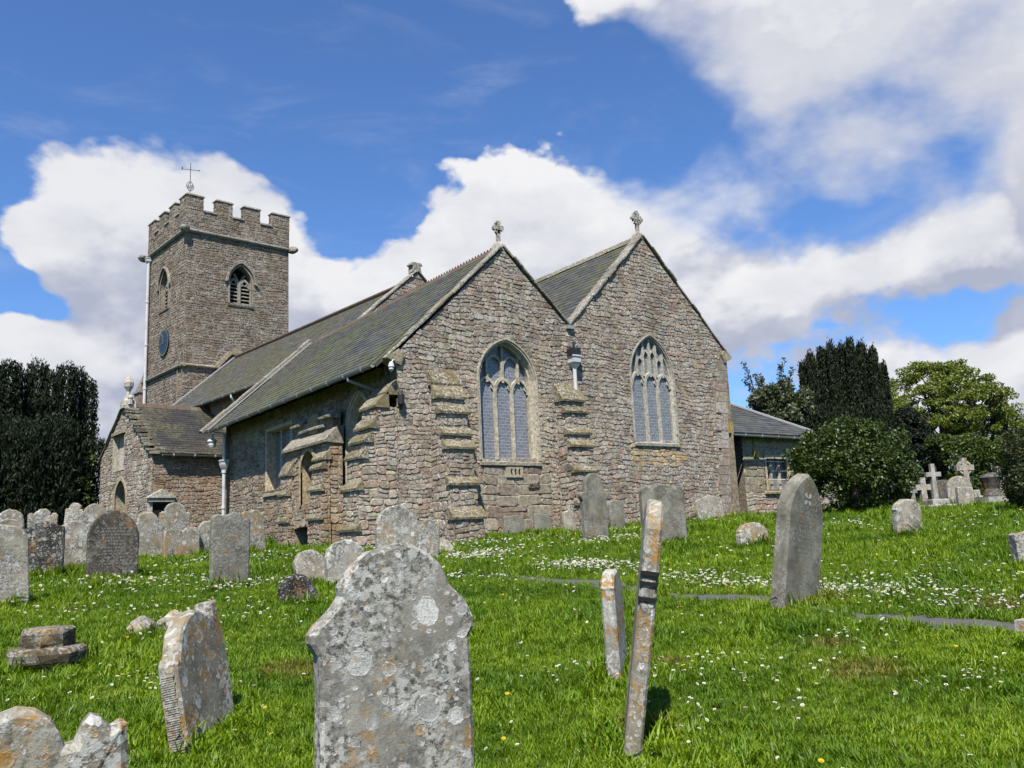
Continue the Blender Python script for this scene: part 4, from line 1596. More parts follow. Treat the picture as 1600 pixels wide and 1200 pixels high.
# belfry windows: two lights with stone louvres
def belfry(mapf, uc, wd, vb, vs, ha, tint=(.34, .30, .235)):
    line = arch_line(uc, wd, vb, vs, ha, 8)
    b = MB()
    b.col = tint
    ribbon(b, line, mapf, 0, .1, -.03, .035)
    hoodl = arch_line(uc, wd + .13, vs - .05, vs, ha + .15, 8)
    ribbon(b, [(uc - wd - .3, vs - .06)] + hoodl[1:-1] + [(uc + wd + .3, vs - .06)], mapf, 0, .09, -.03, .13)
    b.strip([mapf(*p, .035) for p in line], [mapf(*p, -.5) for p in line])
    win = b.build('belfry_window', 'weathering', church)
    t = MB()
    t.col = tint
    for c_ in (-1, 1):
        al = arch_line(uc + c_ * wd / 2, wd / 2 - .03, vs - .2, vs - .18, .42, 5)
        ribbon(t, al, mapf, -.05, .06, -.36, -.2)
        for s_ in (-1, 1):
            cx_ = uc + c_ * wd / 2
            ribbon(t, [(cx_ + s_ * wd * .44, vs - .16), (cx_ + s_ * wd * .16, vs - .02), (cx_ + s_ * wd * .24, vs + .12)], mapf, -.03, .03, -.34, -.22)
    ribbon(t, [(uc, vb), (uc, vs + .1)], mapf, -.075, .075, -.37, -.19)
    ribbon(t, [(uc, vs + .02), (uc - .16, vs + .3), (uc - .3, vs + .52)], mapf, -.05, .05, -.365, -.195)
    ribbon(t, [(uc, vs + .02), (uc + .16, vs + .3), (uc + .3, vs + .52)], mapf, -.05, .05, -.363, -.193)
    t.build('mullion', 'weathering', win)
    for i in range(6):
        z = vb + .1 + i * .2
        for c_ in (-1, 1):
            s = MB()
            s.col = (.30, .275, .235)
            u0, u1 = uc + c_ * .075, uc + c_ * (wd - .01)
            s.solid([[mapf(u, z, -.24), mapf(u, z + .05, -.24), mapf(u, z + .16, -.44), mapf(u, z + .11, -.44)] for u in (u0, u1)])
            s.build('louvre', 'weathering', win)
    d = MB()
    d.poly([mapf(*p, -.48) for p in line])
    d.build('dark_opening', 'void', win)
    s = MB()
    s.col = tint
    s.solid([[mapf(u, vb - .12, -.1), mapf(u, vb - .12, .06), mapf(u, vb - .05, .08), mapf(u, vb + .02, -.25)] for u in (uc - wd - .12, uc + wd + .12)])
    s.build('sill', 'weathering', win)


belfry(mTE, *BE)
belfry(mTS, *BS)
# clock
def ring_pts(mapf, uc, vc, r, d, n=28):
    return [mapf(uc + math.cos(2 * math.pi * i / n) * r, vc + math.sin(2 * math.pi * i / n) * r, d) for i in range(n)]


b = MB()
uc, vc = 44.62, 10.85
b.solid([ring_pts(mTS, uc, vc, .70, .02), ring_pts(mTS, uc, vc, .70, .09)])
clk = b.build('clock', 'clock', church)
b = MB()
for A, B in (((.70, .092), (.66, .1)), ((.66, .1), (.63, .092))):
    b.strip(ring_pts(mTS, uc, vc, *A), ring_pts(mTS, uc, vc, *B), True)
for h in range(12):
    a = math.pi / 6 * h
    c_, s_ = math.cos(a), math.sin(a)
    pts = [(.47, -.02), (.6, -.02), (.6, .02), (.47, .02)]
    b.poly([mTS(uc + x * c_ - y * s_, vc + x * s_ + y * c_, .097) for x, y in pts])
b.build('clock_numerals', 'gold', clk)
for a, L_, nm in ((1.25, .5, 'minute_hand'), (-.25, .34, 'hour_hand')):
    b = MB()
    c_, s_ = math.cos(a), math.sin(a)
    b.solid([[mTS(uc + x * c_ - y * s_, vc + x * s_ + y * c_, d) for x, y in ((-.1, -.015), (L_ * .7, -.03), (L_, 0), (L_ * .7, .03), (-.1, .015))] for d in (.11, .12)])
    b.build(nm, 'gold', clk)
downpipe(church, [mTS(47.05, 15.85, .14), mTS(47.05, 5.0, .14)], .085, hopper=mTS(47.05, 15.9, .16), collars=[mTS(47.05, z, .14) for z in (13.6, 11.2, 8.8)])
# buttress at the south west corner of the tower
b = MB()
b.col = TOWER_T[0]
b.solid([[fB(x, y, z) for x, y in ((15.55, 47.5), (15.55, 48.35), (16.3, 48.35), (16.3, 47.5))] for z in (-1, 8.7)] + [[fB(x, y, z) for x, y, z in ((15.75, 47.5, 10.0), (15.8, 47.7, 9.75), (16.2, 47.7, 9.75), (16.2, 47.5, 10.0))]])
b.build('tower_buttress', 'tower_stone', church)
b = MB()
b.col = (.3, .29, .25)
b.box(fB(15.48, 47.45, 8.66), NX * .9, NR * .98, (0, 0, .1))
b.build('weathering_slab', 'weathering', church)
# weather vane
vp = Vector(fB(16.28, 42.9, 17.3))
b = MB()
b.tube([vp, vp + Vector((0, 0, 3.0))], .017, 6)
for a in range(4):
    d_ = Vector((math.cos(a * math.pi / 2 + .3), math.sin(a * math.pi / 2 + .3), 0))
    pts = [vp + d_ * (.42 * math.cos(t)) + Vector((0, 0, .82 + .42 * math.sin(t))) for t in np.linspace(0, math.pi / 2, 7)]
    b.tube([pts[0] - Vector((0, 0, .5))] + pts, .013, 5)
    sc = [vp + d_ * (.05 + .17 * abs(math.sin(t))) + Vector((0, 0, 1.45 + .5 * t / math.pi)) for t in np.linspace(0, math.pi * 1.0, 9)]
    b.tube(sc, .014, 5)
    cu_ = [vp + d_ * (.13 + .055 * math.cos(t)) + Vector((0, 0, 1.66 + .055 * math.sin(t))) for t in np.linspace(0, 5.2, 9)]
    b.tube(cu_, .012, 5)
vane = b.build('weather_vane', 'iron', church, origin=vp)
b = MB()
ad = Vector((.8, -.6, 0)).normalized()
c_ = vp + Vector((0, 0, 2.62))
b.tube([c_ - ad * .48 + Vector((0, 0, .08)), c_ + ad * .42 - Vector((0, 0, .07))], .014, 5)
b.box(c_ - ad * .47 + Vector((0, 0, .04)), ad * .05, Vector((0, 0, .16)), Vector((.006, .008, 0)))
tip = c_ + ad * .42 - Vector((0, 0, .07))
b.solid([[tip + Vector((0, .004, .05)), tip + Vector((0, .004, -.05)), tip + ad * .12 + Vector((0, .004, -.02))], [tip + Vector((0, -.004, .05)), tip + Vector((0, -.004, -.05)), tip + ad * .12 + Vector((0, -.004, -.02))]])
b.build('wind_arrow', 'iron', vane)

# ------------------------------------------------------------------ church: south porch
PY, PX, PYW = 33.0, 11.33, 39.2
mPE = lambda u, v, d=0: fB(u, PY - d, v)
mPS = lambda u, v, d=0: fB(PX - d, u, v)
pe = wall(church, 'porch_east_wall', mPE, -.2, 3.85, lambda v: (PX, 14.85), palette=PORCH_T, stone_m='rubble_s', crs=(.09, .17), lens=(.18, .5), split=.1)
pa = (36.25, 6.05)
DR = (36.45, .66, -.2, 2.2, .82)
nich = rect_hole(36.2, 37.6, 3.42, 4.92)
def bP(v):
    if v < 3.8:
        return (PY, PYW)
    if v >= pa[1]:
        return None
    return (lerp_x((PY, 3.8), pa, v), lerp_x((PYW, 4.1), pa, v) if v > 4.1 else PYW)


pg = wall(church, 'porch_gable', mPS, -.2, 6.0, bP, [arch_hole(*DR), nich], palette=TINTS + [(.40, .38, .34)], crs=(.13, .24), lens=(.18, .4))
b = MB()
b.col = (.36, .31, .24)
al = arch_line(*DR, 8)
ribbon(b, al, mPS, 0, .14, -.03, .04)
b.strip([mPS(*p, .03) for p in al], [mPS(*p, -.5) for p in al])
pd = b.build('porch_door', 'dress', church)
b = MB()
b.poly([mPS(*p, -.42) for p in al])
b.build('door_leaf', 'wood', pd)
fl = [(36.2, 3.42), (36.2, 4.92), (37.6, 4.92), (37.6, 3.42)]
b = MB()
b.col = (.42, .40, .35)
b.strip([mPS(*p, .02) for p in fl + fl[:1]], [mPS(*p, -.3) for p in fl + fl[:1]])
b.poly([mPS(*p, -.25) for p in fl])
ni = b.build('niche', 'dress', church)
b = MB()
b.col = (.48, .47, .43)
b.box(mPS(36.35, 3.45, -.2), NR * 1.1, (0, 0, 1.0), NX * .1)
b.build('stone_panel', 'dress', ni)
b = MB()
b.col = (.35, .3, .22)
b.box(mPS(36.05, 4.92, -.1), NR * 1.7, (0, 0, .12), -NX * .16)
b.build('lintel', 'weathering', ni)
# porch roof
pv = -NR * 0 + NR * (pa[0] - PY + .25) + Vector((0, 0, pa[1] - 3.74))
rp = plane_map(fB(11.55, PY - .25, 3.74), NX, pv)
Lp = pv.length
proof = deck('porch_roof', rp, 0, 4.6, Lp, church, 'slate_p')
slates(proof, 0, Lp, lambda v: (0, 4.6), rp, .2, .3, mat='slate_p')
rp2 = plane_map(fB(11.55, PYW + .2, 3.95), NX, NR * (pa[0] - PYW - .2) + Vector((0, 0, pa[1] - 3.95)))
deck('porch_roof_back', rp2, 0, 4.6, math.hypot(PYW + .2 - pa[0], pa[1] - 3.95), church, 'slate_p')
# rough stepped coping of split slabs
for i in range(15):
    t = i / 15
    y, z = PY - .2 + (pa[0] - PY + .2) * t, 3.72 + (pa[1] - 3.66) * t
    for k in range(2):
        b = MB()
        kk = U(.6, 1.1)
        b.col = (.30 * kk, .27 * kk, .2 * kk)
        o = fB(PX - .12 + k * .26 + U(-.04, .04), y + U(-.03, .03), z + .02 * k + U(-.02, .03))
        b.box(o, NX * U(.24, .34), NR * U(.26, .36) + Vector((0, 0, .05)), Vector((0, 0, U(.06, .11))))
        b.build('coping_stone', 'weathering', church, origin=o)
coping(church, fB(PX - .1, PYW + .2, 3.95), fB(PX - .1, pa[0], pa[1] + .05), NX, .4, n=9)
for i in range(11):
    a = fB(11.75 + i * .4, pa[0], pa[1] + .05)
    b = MB()
    b.solid([[Vector(a) + NX * dx + NR * p + Vector((0, 0, q_)) for p, q_ in ((-.15, -.12), (-.05, .05), (.05, .05), (.15, -.12))] for dx in (.004, .396)])
    b.build('ridge_tile', 'terracotta', proof, origin=a)
gutter(church, fB(11.6, PY - .30, 3.70), fB(14.8, PY - .30, 3.70), -NR, 4)
# finial on the porch gable
fp = Vector(fB(PX + .1, pa[0], pa[1] + .1))
b = MB()
b.col = (.42, .41, .38)
b.solid([[fp + Vector((x * k, y * k, z)) for x, y in ((-1, -1), (1, -1), (1, 1), (-1, 1))] for z, k in ((-.25, .26), (.05, .24), (.12, .14), (.22, .1))])
b.tube([fp + Vector((0, 0, z)) for z in (.2, .45, .55, .65, .82, 1.0, 1.12)], [.09, .07, .12, .18, .2, .13, .04], 8)
for s_ in (-1, 1):
    q_ = fp + NR * .28 * s_
    b.tube([q_ + Vector((0, 0, z)) for z in (-.1, .1, .16, .22, .3)], [.1, .08, .11, .1, .02], 7)
b.build('finial', 'dress', church)
# wall monument with pediment on the porch wall
b = MB()
b.col = (.44, .43, .40)
b.box(mPE(11.2, 1.95, -.03), NX * .95, (0, 0, .14), -NR * .2)
b.solid([[mPE(u, v, d) for u, v in ((11.12, 2.09), (12.23, 2.09), (11.675, 2.42))] for d in (-.03, .22)])
for u in (11.22, 12.0):
    b.box(mPE(u, .6, -.03), NX * .14, (0, 0, 1.35), -NR * .12)
mon = b.build('wall_monument', 'dress', church)
b = MB()
b.box(mPE(11.4, .6, -.03), NX * .58, (0, 0, 1.3), -NR * .06)
b.build('monument_panel', 'void', mon)

# ------------------------------------------------------------------ church: north annex
AY = 19.4
mA = lambda u, v, d=0: (u, AY - d, v)
ANT = [(.40, .355, .25), (.39, .34, .24), (.41, .365, .255)]
aw_hole = rect_hole(25.1, 26.5, 1.30, 2.52)
wall(church, 'annex_wall', mA, -.2, 1.2, lambda v: (24.0, 29.3), [], palette=[(.42, .39, .33), (.36, .24, .18), (.40, .35, .28), (.33, .30, .26)], crs=(.2, .3), lens=(.25, .5))
b = MB()
b.col = MORT
mortar(b, 1.2, 3.3, lambda v: (24.0, 29.3), [aw_hole], mA, back=-.5)
aw = b.build('annex_upper_wall', 'mortar', church)
b = MB()
for st in rubble(1.2, 3.3, lambda v: (24.0, 29.3), [aw_hole], palette=ANT, crs=(.24, .3), lens=(.4, .7), split=0, gap=.004):
    stone_into(b, (st[0], st[1], .022), mA)
b.build('ashlar_blocks', 'ashlar', aw, kind='stuff')
fl = [(25.1, 1.30), (25.1, 2.52), (26.5, 2.52), (26.5, 1.30)]
b = MB()
b.col = (.46, .40, .29)
b.strip([mA(*p, .03) for p in fl + fl[:1]], [mA(*p, -.3) for p in fl + fl[:1]])
ribbon(b, fl, mA, 0, -.12, -.02, .03)
awin = b.build('window', 'dress', church)
for i in range(1, 3):
    b = MB()
    b.col = (.42, .38, .3)
    x = 25.1 + 1.4 * i / 3
    ribbon(b, [(x, 1.3), (x, 2.52)], mA, -.06, .06, -.22, -.08)
    b.build('mullion', 'dress', awin)
for i in range(3):
    x = 25.1 + 1.4 * i / 3
    pane_mesh(awin, [(x + .02, 1.3), (x + .45, 1.3), (x + .45, 2.52), (x + .02, 2.52)], mA, -.17, 25)
for z in (1.66, 2.3):
    b = MB()
    b.tube([mA(25.05, z, .01), mA(26.55, z, .01)], .016, 5)
    b.build('guard_bar', 'white', awin)
b = MB()
b.col = (.50, .42, .25)
b.solid([[mA(u, 1.16, -.1), mA(u, 1.16, .1), mA(u, 1.24, .12), mA(u, 1.32, -.2)] for u in (24.98, 26.62)])
b.build('sill', 'dress', awin)
# doorway between the annex and the chancel
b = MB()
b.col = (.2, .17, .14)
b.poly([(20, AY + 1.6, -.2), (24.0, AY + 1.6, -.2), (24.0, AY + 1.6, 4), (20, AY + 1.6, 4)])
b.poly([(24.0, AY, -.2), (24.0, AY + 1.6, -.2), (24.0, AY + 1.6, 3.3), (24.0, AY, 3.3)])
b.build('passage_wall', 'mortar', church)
b = MB()
b.box((22.6, AY + 1.45, .1), (1.15, 0, 0), (0, .08, 0), (0, 0, 2.3))
b.build('annex_door', 'wood', church)
# hipped slate roof
AE = (28.4, 19.0, 3.2)
k = .6
up = Vector((0, 1, k)).normalized()
ra = plane_map((21.25, 19.0, 3.2), (1, 0, 0), up)
La = 4.6
fac = math.hypot(1, k)
bh = lambda v: (.05, 7.15 - v / fac)
aroof = deck('annex_roof', ra, 0, 7.15, La, church, 'slate_a', us=(0, 7.15 - La / fac))
slates(aroof, 0, La, bh, ra, .21, .3, mat='slate_a')
b = MB()
b.col = (.09, .09, .09)
b.poly([AE, (28.4, 26, 3.2), (28.4 - La / fac, 26, 3.2 + k * La / fac), tuple(Vector(ra(7.15 - La / fac, La)))])
b.poly([AE, (28.4, 26, 3.2), (28.4, 26, 3.1), (28.4, 19, 3.1)])
b.build('annex_roof_end', 'slate_a', church)
b = MB()
b.tube([Vector(AE) + Vector((0, 0, .05)), Vector(ra(7.15 - La / fac, La, .07))], .06, 6)
b.build('hip_roll', 'lead', aroof)
gutter(church, (21.4, 18.93, 3.14), (28.45, 18.93, 3.14), (0, -1, 0), 8, mat='white')
b = MB()
b.box((24.52, AY - .18, 2.42), (.2, 0, 0), (0, .12, 0), (0, 0, .2))
b.tube([(24.6, AY - .05, 2.62), (24.6, AY - .05, 3.1)], .04, 5)
b.build('wall_lamp', 'yellow', church)
b = MB()
b.box((21.34, Y0 + .05, 2.95), (.16, 0, 0), (0, .2, 0), (0, 0, .36))
b.build('alarm_box', 'yellow', church)

# ------------------------------------------------------------------ ground and path
NG = np.random.default_rng(5)
rr = np.concatenate([np.linspace(.2, 30, 110), np.geomspace(31, 900, 40)])
aa = np.linspace(0, 2 * math.pi, 241)[:-1]
Rg, Ag = np.meshgrid(rr, aa, indexing='ij')
gx_, gy_ = Rg * np.sin(Ag), Rg * np.cos(Ag)
gv = np.stack([gx_, gy_, hgt(gx_, gy_)], -1).reshape(-1, 3)
nr, na_ = Rg.shape
i, j = np.meshgrid(np.arange(nr - 1), np.arange(na_), indexing='ij')
jn = (j + 1) % na_
gq = np.stack([i * na_ + j, i * na_ + jn, (i + 1) * na_ + jn, (i + 1) * na_ + j], -1).reshape(-1, 4)
gnd = fast_mesh('ground', gv, gq, (1, 1, 1), 'turf', kind='structure')
gnd.data.polygons.foreach_set('use_smooth', [True] * len(gnd.data.polygons))


def strip_path(name, line, wd, mat, lift=.02, n=80):
    line = np.array(line, float)
    s = np.concatenate([[0], np.cumsum(np.hypot(*np.diff(line, axis=0).T))])
    t = np.linspace(0, s[-1], n)
    px, py = np.interp(t, s, line[:, 0]), np.interp(t, s, line[:, 1])
    for _ in range(6):
        px[1:-1] = (px[:-2] + 2 * px[1:-1] + px[2:]) / 4
        py[1:-1] = (py[:-2] + 2 * py[1:-1] + py[2:]) / 4
    dx, dy = np.gradient(px), np.gradient(py)
    l = np.hypot(dx, dy)
    nx, ny = -dy / l, dx / l
    b = MB()
    cols = [[], [], [], []]
    for k in range(n):
        e = .008 * math.sin(k * 1.3) + .008 * math.sin(k * 3.1)
        zc = zat(px[k], py[k]) + lift
        for c, (o, z) in enumerate(((-wd / 2 + e, -.12), (-wd / 2 + e, 0), (wd / 2 + e * .6, 0), (wd / 2 + e * .6, -.12))):
            x, y = px[k] + nx[k] * o, py[k] + ny[k] * o
            cols[c].append((x, y, zc + z + (zat(x, y) - zat(px[k], py[k])) * .9))
    for A, B in zip(cols, cols[1:]):
        b.strip(A, B)
    b.build(name, mat, kind='structure')
    return np.stack([px, py], -1)


PL = strip_path('path', [(4.2, 13.6), (5.6, 13.2), (6.9, 12.7), (7.55, 11.8), (7.82, 10.3), (7.92, 8.9), (7.93, 7.6), (7.88, 6.4), (7.84, 5.2), (7.82, 3.6), (7.7, 2), (7.5, -2)], .50, 'concrete', .015)
PL2 = strip_path('path', [(8.0, 25.5), (8.0, 28.5), (8.0, 31.5)], .9, 'concrete', .02, 20)

# ------------------------------------------------------------------ gravestones
def arc(cx, cz, rx, rz, a0, a1, n):
    return [(cx + rx * math.cos(rad(a0 + (a1 - a0) * i / n)), cz + rz * math.sin(rad(a0 + (a1 - a0) * i / n))) for i in range(n + 1)]


def profile(kind, W_, H_, p=.5):
    h = W_ / 2
    if kind == 'round':
        rz = h * p * 2
        return arc(0, H_ - rz, h, rz, 180, 0, 18)
    if kind == 'pointed':
        rz = h * p * 2
        l = arch_line(0, h, H_ - rz - .01, H_ - rz, rz, 9)
        return l[1:-1]
    if kind == 'shouldered':
        s = h * .30
        rz = (h - s) * p * 2
        z = H_ - rz
        return [(-h, z - s * .8)] + arc(-h + s * .55, z - s * .75, s * .55, s * .6, 180, 60, 5) + [(-h + s, z)] + arc(0, z, h - s, rz, 180, 0, 14) + [(h - s, z)] + arc(h - s * .55, z - s * .75, s * .55, s * .6, 120, 0, 5) + [(h, z - s * .8)]
    if kind == 'bracket':      # arch with projecting brackets at the shoulders
        z = H_ * .70
        return [(-h * .80, z - .14), (-h * .98, z - .05), (-h, z), (-h * .72, z + .04)] + arc(0, z + .04, h * .66, H_ - z - .04, 180, 0, 14) + [(h * .72, z + .04), (h, z), (h * .98, z - .05), (h * .80, z - .14)]
    if kind == 'lobed':        # two round lobes beside each other
        return arc(-h * .52, H_ * .84, h * .48, H_ * .10, 180, 10, 8) + [(-h * .02, H_ * .80)] + arc(h * .5, H_ * .82, h * .5, H_ * .18, 170, 0, 10)
    if kind == 'ears':         # wide centre with little round ears
        e = h * .22
        return arc(-h + e, H_ * .88, e, e, 190, 20, 7) + arc(0, H_ * .86, h * .58, H_ * .14, 165, 15, 12) + arc(h - e, H_ * .88, e, e, 160, -10, 7)
    if kind == 'chipped':
        return [(-h, H_ * .93), (-h * .75, H_ * .97), (-h * .3, H_ * .95), (h * .1, H_), (h * .5, H_ * .98), (h * .62, H_ * .9), (h * .9, H_ * .92), (h, H_ * .86)]
    if kind == 'slant':
        return [(-h, H_ * .78), (-h * .9, H_ * .83), (-h * .1, H_ * .98), (h * .12, H_), (h * .5, H_ * .95), (h * .96, H_ * .88), (h, H_ * .82)]
    return [(-h, H_), (-h * .3, H_ + .01), (h * .4, H_ - .01), (h, H_)]


GR = 'headstones in the churchyard'


def headstone(kind, x, y, W_, H_, T_, mat, label, yaw=0., fwd=0., side=0., p=.5, prof=None, lines=0, group=GR, wob=.008, cat='gravestone', sink=.35, lit='inscr_d', z=None, lf=(.62, .55), bev=.018):
    top = prof or profile(kind, W_, H_, p)
    pr = [(top[0][0], -sink)] + [(top[0][0] * (1 + U(-.01, .01)), top[0][1] * k - sink * (1 - k)) for k in (.25, .5, .75)] + top + [(top[-1][0] * (1 + U(-.01, .01)), top[-1][1] * k - sink * (1 - k)) for k in (.75, .5, .25)] + [(top[-1][0], -sink)]
    # weathered outline
    pr = [(a + U(-wob, wob), c + U(-wob, wob)) for a, c in pr]
    b = MB()
    ins = offset(pr, -bev, True)
    t = T_ / 2
    r = [[(a, -t, c) for a, c in ins], [(a + U(-.003, .003), -t + bev * .75 + U(-.003, .003), c) for a, c in pr], [(a, t - bev * .75, c) for a, c in pr], [(a, t, c) for a, c in ins]]
    mid = [(a + U(-.004, .004), U(-.01, .01), c + U(-.004, .004)) for a, c in pr]
    b.solid([r[0], r[1], mid, r[2], r[3]])
    o = b.build('headstone', mat)
    o.location = (x, y, zat(x, y) if z is None else z)
    o.rotation_euler = (rad(fwd), rad(side), rad(yaw))
    o['label'], o['category'], o['group'] = label, cat, group
    if lines:
        k = MB()
        w0, top_z = W_ * lf[0], H_ * .72
        step = H_ * lf[1] / lines
        for i_ in range(lines):
            zz = top_z - step * i_
            wl = w0 * U(.5, 1.)
            xx = -wl / 2
            while xx < wl / 2:
                for _ in range(RR.randint(2, 6)):
                    hh_ = step * U(.42, .55)
                    ww = step * U(.10, .26)
                    if RR.random() < .6:
                        k.box((xx, -t - .0025, zz), (ww * .4, 0, 0), (0, .004, 0), (0, 0, hh_))
                    k.box((xx, -t - .002, zz + RR.choice((0, hh_ * .45, hh_ * .85))), (ww, 0, 0), (0, .0035, 0), (0, 0, hh_ * .16))
                    xx += ww + step * .08
                    if xx > wl / 2:
                        break
                xx += step * .3
        # a child keeps local coordinates
        me_o = k.build('inscription', lit)
        me_o.parent = o
        me_o['kind'] = 'stuff'
    return o


def px_prof(pts, cx, top, H_, sc):
    return [((a - cx) / sc, H_ - (c - top) / sc) for a, c in pts]


big = [(495, 1060), (495, 1012), (484, 992), (483, 980), (490, 970), (505, 957), (520, 944), (529, 930), (530, 914), (541, 893), (556, 878), (576, 866), (600, 858), (624, 855), (648, 860), (668, 870), (688, 886), (700, 903), (703, 918), (714, 930), (728, 942), (738, 955), (746, 972), (745, 990), (738, 1004), (738, 1060)]
headstone('', 1.90, 3.56, .70, 1.34, .105, 'g_lime', 'big grey headstone nearest the middle, arched top with ogee shoulders, thick with lichen rings', yaw=-7, prof=px_prof(big, 615, 855, 1.335, 344), wob=.006, bev=.016)
lob = [(-100, 1150), (-72, 1122), (-56, 1115), (-42, 1126), (-28, 1148), (-14, 1128), (2, 1108), (22, 1096), (46, 1091), (70, 1096), (92, 1112), (104, 1130), (112, 1152), (122, 1150), (130, 1140), (133, 1124), (147, 1113), (160, 1116), (168, 1126), (176, 1131), (188, 1126), (196, 1130), (198, 1170)]
headstone('', .36, 2.90, .60, .64, .10, 'g_lime2', 'cropped pale headstone with orange lichen, big round lobe and a small eared shoulder', yaw=-6, prof=px_prof(lob, 48, 1091, 1.045, 530), wob=.004, bev=.02)
lean3 = [(-.43, .52), (-.44, .57), (-.40, .60), (-.36, .585), (-.34, .66), (-.26, .78), (-.14, .86), (.0, .89), (.14, .88), (.22, .85), (.27, .84), (.275, .93), (.30, .955), (.40, .95), (.42, .90), (.40, .80), (.43, .70)]
headstone('', 1.80, 5.92, .70, .9, .13, 'g_lime2', 'tilting headstone with orange lichen and tooled ribbed edge, a stub of stone on its shoulder', yaw=47, fwd=-11, prof=[(a_ * .80, c_ * .88) for a_, c_ in lean3], wob=.012)
rib = bpy.data.objects['headstone.002']
b = MB()
for i_ in range(34):
    b.box((-.357 - U(.0005, .0035), -.05 + U(0, .012), -.02 + i_ * .0134 + U(-.001, .001)), (.012, 0, 0), (0, U(.08, .092), 0), (0, 0, U(.007, .0105)))
rb = b.build('tooled_edge', 'g_far')
rb.parent = rib
rb['kind'] = 'stuff'

# edge-on tall stone with three raised black strips painting the shade of its grooves, and the short white one beside it
ax = Vector((.68, .73))
e = headstone('round', 3.52 + ax.x * .3, 3.80 + ax.y * .3, .62, 1.43, .10, 'g_lime2', 'tall thin leaning headstone seen edge-on, three grooves painted as black strips across its edge', yaw=47.2, fwd=9.5, p=.35, wob=.006)
for zz, hh_ in ((.985, .026), (.93, .022), (.84, .024)):
    b = MB()
    b.box((-.325, -.053, zz), (.05, 0, 0), (0, .106, 0), (0, 0, hh_))
    g_ = b.build('groove_shade', 'band')
    g_.parent = e
headstone('round', 4.52 + .2, 4.98 + .22, .5, .78, .105, 'g_white', 'short white edge-on headstone with ochre lichen behind the tall thin one', yaw=40, fwd=-1, p=.3, wob=.008)
# right leaning pointed stone with flower cross
s24 = headstone('pointed', 7.92, 5.90, .70, 1.40, .17, 'g_grey', 'smooth grey pointed headstone leaning right beside the path with carved four petal flower', yaw=5, fwd=5, side=9, p=.72, lines=11, wob=.003, lf=(.72, .40), bev=.03)
b = MB()
for a_ in range(4):
    ca, sa = math.cos(rad(45 + 90 * a_)), math.sin(rad(45 + 90 * a_))
    pet = [(.012, 0), (.045, .018), (.072, .020), (.08, 0), (.072, -.020), (.045, -.018)]
    b.solid([[(x_ * ca - y_ * sa, d_, 1.12 + x_ * sa + y_ * ca) for x_, y_ in pet] for d_ in (-.082, -.0885)])
fc = b.build('carved_flower', 'g_white2')
fc.parent = s24

